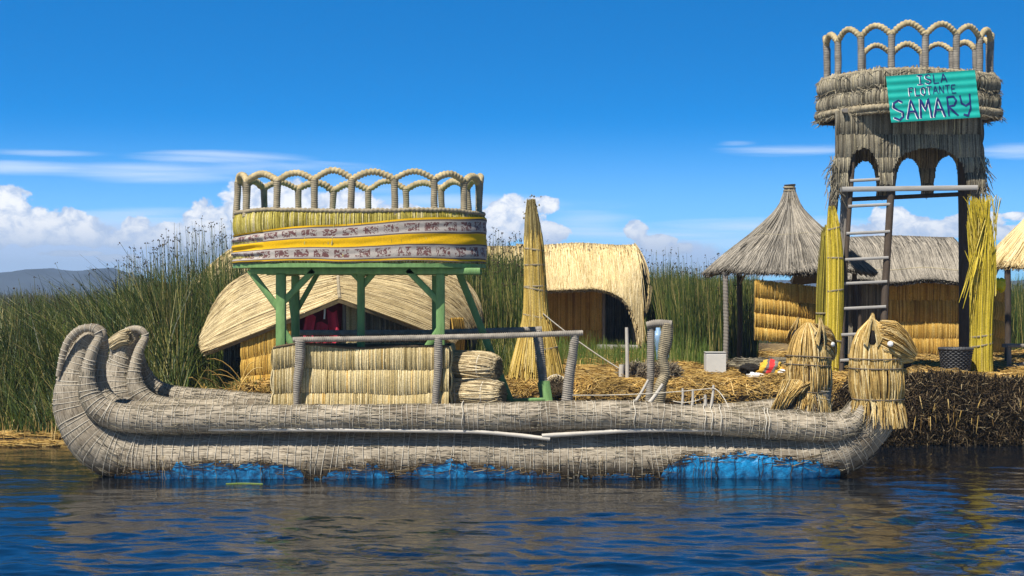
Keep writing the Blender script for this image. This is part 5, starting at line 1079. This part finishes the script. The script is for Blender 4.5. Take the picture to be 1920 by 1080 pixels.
def gazebo():
    YC = 29.3; c = np.array([X_(1481, YC), YC, .9]); S = YC / F
    g = thing('thatched_shelter', 'grey conical thatched shelter on thin poles beside the tower', 'shelter', c)
    prof = [(.02, Z_(347, YC)), (8 * S, Z_(349, YC)), (9.5 * S, Z_(362, YC)), (12 * S, Z_(376, YC)), (23 * S, Z_(392, YC)), (44 * S, Z_(414, YC)), (79 * S, Z_(446, YC)), (121 * S, Z_(477, YC)), (154 * S, Z_(508, YC))]
    mb = MB(); fn = cone_roof(mb, c, prof, 5200, .0095, .55)
    for v in (.14, .55):
        u = np.linspace(0, 1, 70); p = fn(u, np.full(70, v)); p[:, :2] += nrm(p[:, :2] - c[:2]) * .02; p[:, 2] += .02; tube(mb, p, .007, 5, 2)
    mb.build('roof', [M['thatchgrey'], M['greythatchback'], M['greymat']], g)
    mb = MB(); q = np.array([(c[0], c[1], Z_(374, YC)), (c[0], c[1], Z_(360, YC)), (c[0] - .01, c[1], Z_(346, YC))]); wrapped(mb, q, .105, amp=.2, pitch=.06); mb.build('roof_cap', M['wraptan'], g)
    def post(px, y0, y1, Y, r, mat): mb = MB(); pts = catmull([P(px, y0, Y), P(px + 1.5, (y0 + y1) / 2, Y), P(px, y1, Y)], .05); (wrapped(mb, pts, r, pitch=.06, amp=.08) if mat == 'bark' else tube(mb, pts, r, 10)); mb.build('post', M[mat], g)
    post(1360, 510, 712, 28.5, .048, 'bark'); post(1386, 512, 696, 30.2, .053, 'darkwood'); post(1602, 512, 705, 28.5, .045, 'darkwood'); post(1585, 512, 690, 30.3, .045, 'darkwood')
    mb = MB(); beam(mb, P(1398, 512, 29.9), P(1388, 532, 30.15), .04, .04); mb.build('brace', M['bark'], g)
    mb = MB(); th = np.linspace(0, 2 * math.pi, 80); tube(mb, np.stack([c[0] + 1.3 * np.cos(th), c[1] + 1.3 * np.sin(th), np.full(80, Z_(508, YC) + .06)], 1), .035, 8); mb.build('ring_beam', M['darkwood'], g)
    o = panel('wall_mat', g, GOLD(), 1414, 1538, 27.98, 28.2, 524, 636, [0, .30, .55, .79, 1.], .015, .035, skew=14)
gazebo()
def hut_long():
    h = thing('reed_hut', 'long grey thatched reed hut with golden mat walls behind the watchtower', 'hut', np.array([X_(1710, 34), 34, 1.05]), 'reed huts on the island')
    Yr, Ye = 35.2, 33.0; x0, x1 = X_(1548, Ye), X_(1842, Ye)
    def fn(u, v):
        u, v = np.broadcast_arrays(np.asarray(u, float), np.asarray(v, float)); zr = Z_(443 + 1.5 * np.sin(u * 8), Yr); ze = Z_(526 + 3 * np.sin(u * 13 + 2) + 3 * (u > .9) * (.0), Ye); x = x0 + (x1 - x0) * u - .22 * v * (u - .4) + .04 * np.sin(v * 5)
        return np.stack([x, Yr - (Yr - Ye) * v, zr - (zr - ze) * v ** 1.12], -1)
    mb = MB(); thatch(mb, fn, 6200, .6, .010, lift=.016, drift=.012, thick=.09, vpow=.9, nu=60)
    for v in (.80,):
        u = np.linspace(0, 1, 50); p = fn(u, np.full(50, v)); p[:, 2] += .03; tube(mb, p, .012, 5, 2)
    mb.build('roof', [M['thatchgrey'], M['greythatchback'], M['greymat']], h)
    back = lambda u, v: fn(u, v) * np.array([1, -1, 1]) + np.array([0, 2 * Yr, 0])
    mb = MB(); thatch(mb, back, 800, .6, .010, lift=.02, thick=.09); mb.build('roof', [M['thatchgrey'], M['greythatchback']], h)
    panel('wall_mat', h, GOLD(), 1660, 1800, 33.48, 33.48, 520, 663, [0, .30, .585, .80, 1.], .016, .03)
    panel('wall_mat', h, [M['greymat'], M['greyback']], 1555, 1660, 33.5, 33.5, 520, 664, [0, .6, 1.], .018, .02)
    panel('wall_mat', h, GOLD(), 1800, 1848, 33.48, 33.48, 520, 663, [0, .30, .585, .80, 1.], .016, .03)
    panel('wall_mat', h, GOLD(), 1848, 1884, 33.52, 35.6, 522, 655, [0, .28, .55, .80, 1.], .016, .05, skew=8)
    panel('wall_mat', h, GREY(), 1555, 1860, 36.6, 36.6, 520, 650, [0, 1.], .03, .02)
    for px in (1612, 1658): mb = MB(); beam(mb, P(px, 520, 33.4), P(px, 668, 33.4), .07, .07); mb.build('door_post', M['darkwood'], h)
    # straw cone at the right edge
    c = np.array([X_(2000, 31), 31, 1.0]); S = 31 / F
    g = thing('thatched_shelter', 'pale straw conical shelter roof cut off by the right edge', 'shelter', c)
    mb = MB(); cone_roof(mb, c, [(.02, Z_(335, 31)), (14 * S, Z_(345, 31)), (40 * S, Z_(376, 31)), (80 * S, Z_(417, 31)), (120 * S, Z_(458, 31)), (156 * S, Z_(500, 31))], 4600, .010, .6); mb.build('roof', [M['thatchpale'], M['thatchback']], g)
    for px, Y, r, m_ in ((1889, 30.2, .06, 'darkwood'), (1853, 30.6, .05, 'bark'), (2080, 29.9, .05, 'darkwood'), (2060, 32.2, .05, 'darkwood')):
        mb = MB(); tube(mb, catmull([P(px, 490, Y), P(px + 1, 600, Y), P(px, 702, Y)], .1), r, 10); mb.build('post', M[m_], g)
    mb = MB(); beam(mb, P(1858, 540, 30.5), P(1872, 500, 30.6), .04, .04); mb.build('brace', M['bark'], g)
    mb = MB(); th = np.linspace(0, 2 * math.pi, 80); tube(mb, np.stack([c[0] + 1.4 * np.cos(th), c[1] + 1.4 * np.sin(th), np.full(80, Z_(498, 31) + .05)], 1), .035, 8); mb.build('ring_beam', M['darkwood'], g)
hut_long()

# ------------------------------------------------------------------ small things on the island
def smalls():
    def log(a, b, r, Y0, Y1, lab, n=1500, grp='rolled reed logs'):
        mb = MB(); A, B = P(*a, Y0), P(*b, Y1); bundle(mb, [A, (A + B) / 2 + [0, 0, .01], B], lambda t: r * (1.03 - .33 * np.abs(2 * t - 1) ** 6) + 0 * t, n, .0075, k=9, fill=.45, twist=.3, t0=(0, .03), t1=(.94, 1.), jit=.008, wob=.0015)
        q = np.linspace(A, B, 20); tube(mb, q[1:-1], r * .9, 14, 1)
        o = mb.build('reed_log', [M['logstraw'], M['darkstraw']]); tag(o, lab, 'reed roll', grp)
        T = nrm(B - A); s = nrm(np.cross(T, [0, 0, 1.])); ph = np.linspace(0, 2 * math.pi, 40)
        for f in (.45, .78): mb = MB(); tube(mb, A + (B - A) * f + (r * .99 + .012) * (np.cos(ph)[:, None] * s + np.sin(ph)[:, None] * np.array([0, 0, 1.])), .010, 6); mb.build('tie_cord', M['rope'], o)
    log((800, 738), (944, 738), .180, 21.15, 20.66, 'pale reed log lying lowest on the boat deck beside the cabin')
    log((800, 684), (936, 690), .19, 21.4, 20.9, 'grey brown reed log resting on top of the lower log')
    log((1040, 722), (1043, 722), .15, 25.2, 24.35, 'small dark reed roll lying end-on near the boat railing', 260)
    mb = MB(); c = P(1219, 706, 25.6); n = 2600; d = nrm(rng.normal(0, 1, (n, 3))); e = np.array([.47, .32, .20]); sg = np.sign(d) * np.abs(d) ** .55; p0 = c + sg * e * rng.uniform(.86, 1.03, (n, 1)); t = np.linspace(-.5, .5, 3)[None, :, None]; dr = nrm(np.stack([rng.normal(0, 1, n), rng.normal(0, .6, n), rng.normal(0, .7, n)], 1)) * rng.uniform(.06, .26, (n, 1))
    straws(mb, p0[:, None] + dr[:, None] * t, .0075); ellipsoid(mb, c, e * .95, 24, 16, 1, power=.6); o = mb.build('straw_bale', [M['rot'], M['darkstraw']])
    o.data.materials[0] = straw_mat('grey_bale_straw', [(0, (.07, .055, .04)), (.5, (.20, .165, .12)), (.9, (.38, .32, .22)), (1, (.5, .42, .27))]); tag(o, 'square grey brown straw bale on the ground behind the bow frame', 'straw bale')
    mb = MB(); q = catmull([P(1176, 726, 25.1), P(1176, 670, 25.1), P(1175, 614, 25.1)], .05); tube(mb, q, np.linspace(.034, .028, len(q)), 9); tag(mb.build('stake', M['palepole']), 'thin pale upright stake in the straw before the hut doorway', 'stake')
    mb = MB(); q = catmull([P(1166, 722, 25.3), P(1165, 700, 25.3), P(1166, 684, 25.3)], .05); tube(mb, q, .045, 9); tag(mb.build('stake', M['palepole']), 'short thick peg holding the guy rope beside the straw bale', 'stake')
    # pale block
    mb = MB(); A = P(1322, 708, 27.3); x1 = X_(1361, 27.3); zt = Z_(662, 27.3); beam(mb, (A[0] + .02, 27.45, (A[2] + zt) / 2), (x1, 27.45, (A[2] + zt) / 2), .34, zt - A[2], ch=.02)
    mb.add(np.array([[A[0] + .01, 27.27, zt + .012], [x1 + .01, 27.27, zt + .012], [x1 + .01, 27.63, zt + .012], [A[0] + .01, 27.63, zt + .012]]), [[0, 1, 2, 3]]); tag(mb.build('storage_block', M['tinplate'], smooth=False), 'pale rectangular block standing by the grey shelter pole', 'block')
    # blue-white jug behind the bow frame
    mb = MB(); c = P(1234, 652, 31.); prof = [(.0, 0), (.15, 0), (.17, .03), (.17, .26), (.15, .33), (.05, .38), (.045, .44), (.0, .44)]; a = np.linspace(0, 2 * math.pi, 20, endpoint=False); v = np.array([[(c[0] + r * math.cos(t), c[1] + r * math.sin(t), ground(c[0], c[1]) + .28 + z) for t in a] for r, z in prof]); mb.add(v, gridq(len(prof), 20, True)[:, ::-1]); beam(mb, (c[0], c[1], ground(c[0], c[1]) - .02), (c[0], c[1], ground(c[0], c[1]) + .28), .4, .4)
    tag(mb.build('water_jug', plain('pale_blue_plastic', (.22, .36, .55), .35, .05, 5)), 'pale blue plastic jug standing among the green reeds', 'jug')
    # woven basket
    c = np.array([X_(1792, 25.3), 25.3, Z_(711, 25.3)]); hgt = Z_(654, 25.3) - c[2]; mb = MB(); ns, nr = 72, 17
    for k in range(nr):
        z = (k + .5) / nr; r = .185 + .075 * z; a = np.linspace(0, 2 * math.pi, ns + 1); rr = r + .011 * np.sin(a * 18 + (k % 2) * math.pi); tube(mb, np.stack([c[0] + rr * np.cos(a), c[1] + rr * np.sin(a), np.full(ns + 1, c[2] + z * hgt) + rng.normal(0, .0015, ns + 1)], 1), .0155, 6, caps=False)
    o = None; a = np.linspace(0, 2 * math.pi, 24, endpoint=False); rows = np.array([[(c[0] + r * math.cos(t), c[1] + r * math.sin(t), c[2] + z) for t in a] for r, z in ((0., .01), (.17, .01), (.232, hgt - .01))]); mb.add(rows, gridq(3, 24, True), mat=1)
    bm = plain('black_woven_cane', (.05, .05, .052), .5, .5, 18, .3, 60, spec=.4); o = mb.build('basket', [bm, M['black']]); tag(o, 'black woven basket standing open at the foot of the right reed bundle', 'basket')
    mb = MB(); a = np.linspace(0, 2 * math.pi, 60); wrapped(mb, np.stack([c[0] + .262 * np.cos(a), c[1] + .262 * np.sin(a), np.full(60, c[2] + hgt)], 1), .022, pitch=.05, amp=.2, seg=8); mb.build('rim', bm, o)
    # cloths and bags by the shelter
    def blob(name, c, r, m_, lab, cat, seed, wob=.5, stripes=False):
        mb = MB(); ellipsoid(mb, c, r, 30, 20, 0, wob, seed, .8); o = mb.build(name, m_); tag(o, lab, cat); return o
    m, g, b = mk('striped_woven_textile'); pos = g.n('ShaderNodeTexCoord').outputs['Object']; x, y, z = g.sep(pos)
    s = g.m('FRACT', g.m('ADD', g.m('MULTIPLY', g.m('ADD', g.m('ADD', x, g.m('MULTIPLY', z, -.5)), g.m('MULTIPLY', g.noise(pos, 6, 2), .06)), 2.3), .55))
    c_ = g.ramp(s, [(0, (.70, .42, .04)), (.16, (.16, .13, .12)), (.26, (.62, .03, .03)), (.46, (.20, .19, .16)), (.60, (.72, .45, .05)), (.78, (.55, .25, .04)), (.9, (.72, .40, .04))], 'CONSTANT'); g.link(c_, b.inputs['Base Color']); b.inputs['Roughness'].default_value = .9
    blob('textile_bag', P(1444, 693, 25.6), (.22, .17, .13), m, 'red and yellow striped woven bag lying on the straw', 'bag', 4, .6)
    blob('cloth', P(1417, 706, 25.3), (.15, .12, .06), M['white'], 'crumpled white cloth beside the striped woven bag', 'cloth', 6, .6)
    blob('cloth', P(1406, 693, 25.7), (.16, .13, .09), M['black'], 'black cloth heap between the striped bag and shelter pole', 'cloth', 8, .5)
    blob('plastic_bag', P(1468, 700, 25.4), (.09, .08, .06), M['white'], 'small white plastic bag at the foot of the left figurehead', 'bag', 9, .5)
    blob('yellow_bag', P(1875, 534, 29.25), (.105, .10, .13), plain('bright_yellow_plastic', (.80, .66, .01), .4, .12, 6), 'bright yellow plastic bag hanging from the shelter post', 'bag', 12, .4)
    mb = MB(); n = 700; a = rng.normal(0, .5, n); L = rng.uniform(.2, .8, n); t = np.linspace(-.5, .5, 4)[None]; cx = X_(rng.uniform(1395, 1480, n), 27.6); yy = rng.uniform(27.2, 28.6, n); z = ground(cx, yy) + rng.random(n) * .16 * (1 - np.abs(yy - 27.9) / .7) + .1
    straws(mb, np.stack([cx[:, None] + (np.cos(a) * L)[:, None] * t, yy[:, None] + (np.sin(a) * L)[:, None] * t, z[:, None] + (rng.normal(0, .04, n))[:, None] * t], -1), .009); tag(mb.build('stick_pile', [M['greymat']]), 'low pile of grey sticks under the golden mat wall', 'stick pile')
    # bench at the right edge
    b_ = thing('bench', 'rough grey timber bench under the right edge shelter', 'bench', np.array([X_(1930, 27.8), 27.8, 1.0]))
    for nme, a, c2, w, h_ in (('seat', P(1884, 648, 27.8), P(1990, 648, 27.8), .34, .06), ('leg', P(1892, 652, 27.72), P(1892, 700, 27.72), .07, .07), ('leg', P(1976, 652, 27.72), P(1976, 700, 27.72), .07, .07), ('stretcher', P(1890, 690, 27.6), P(1940, 676, 27.62), .06, .05)):
        mb = MB(); beam(mb, a, c2, w, h_); mb.build(nme, M['bark'], b_)
    mb = MB(); q = catmull([(X_(422, 19.2), 19.25, .006), (X_(455, 19.2), 19.28, .010), (X_(492, 19.2), 19.24, .006)], .04); tube(mb, q, .014, 7); tag(mb.build('floating_stalk', M['reedlight']), 'single green reed stalk floating on the water beside the hull', 'reed stalk')
    # bent dry reeds left of the cabin
    mb = MB(); n = 60; t = np.linspace(0, 1, 6)[None]; x = X_(rng.uniform(330, 460, n), 24.6); h_ = rng.uniform(.1, .6, n); dx = rng.normal(-.1, .5, n); y = rng.uniform(24.2, 24.9, n)
    straws(mb, np.stack([x[:, None] + dx[:, None] * t, y[:, None] + 0 * t, (ground(x, y) - .02)[:, None] + h_[:, None] * (1.9 * t - 1.1 * t * t)], -1), .009); tag(mb.build('dry_reeds', [M['litter']], org=(X_(400, 24.6), 24.6, .5)), 'bent dry reed stalks poking up behind the boat stern', kind='stuff')
smalls()

# ------------------------------------------------------------------ air over the lake
def haze():
    mb = MB(); x0, x1, y0, y1, z0, z1 = -1500, 1500, -110, 1500, -1.5, 26
    v = np.array([[x, y, z] for x in (x0, x1) for y in (y0, y1) for z in (z0, z1)], float); mb.add(v, [[0, 1, 3, 2], [4, 6, 7, 5], [0, 4, 5, 1], [2, 3, 7, 6], [0, 2, 6, 4], [1, 5, 7, 3]])
    m = bpy.data.materials.new('haze_air'); m.use_nodes = True; g = NT(m.node_tree); out = g.n('ShaderNodeOutputMaterial'); pv = g.n('ShaderNodeVolumePrincipled')
    pv.inputs['Color'].default_value = (.55, .75, 1, 1); pv.inputs['Density'].default_value = .0006; pv.inputs['Anisotropy'].default_value = .2; g.link(pv.outputs[0], out.inputs['Volume'])
    tag(mb.build('haze', m, org=(0, 0, 0), smooth=False), 'pale blue air over the lake', kind='stuff')
haze()
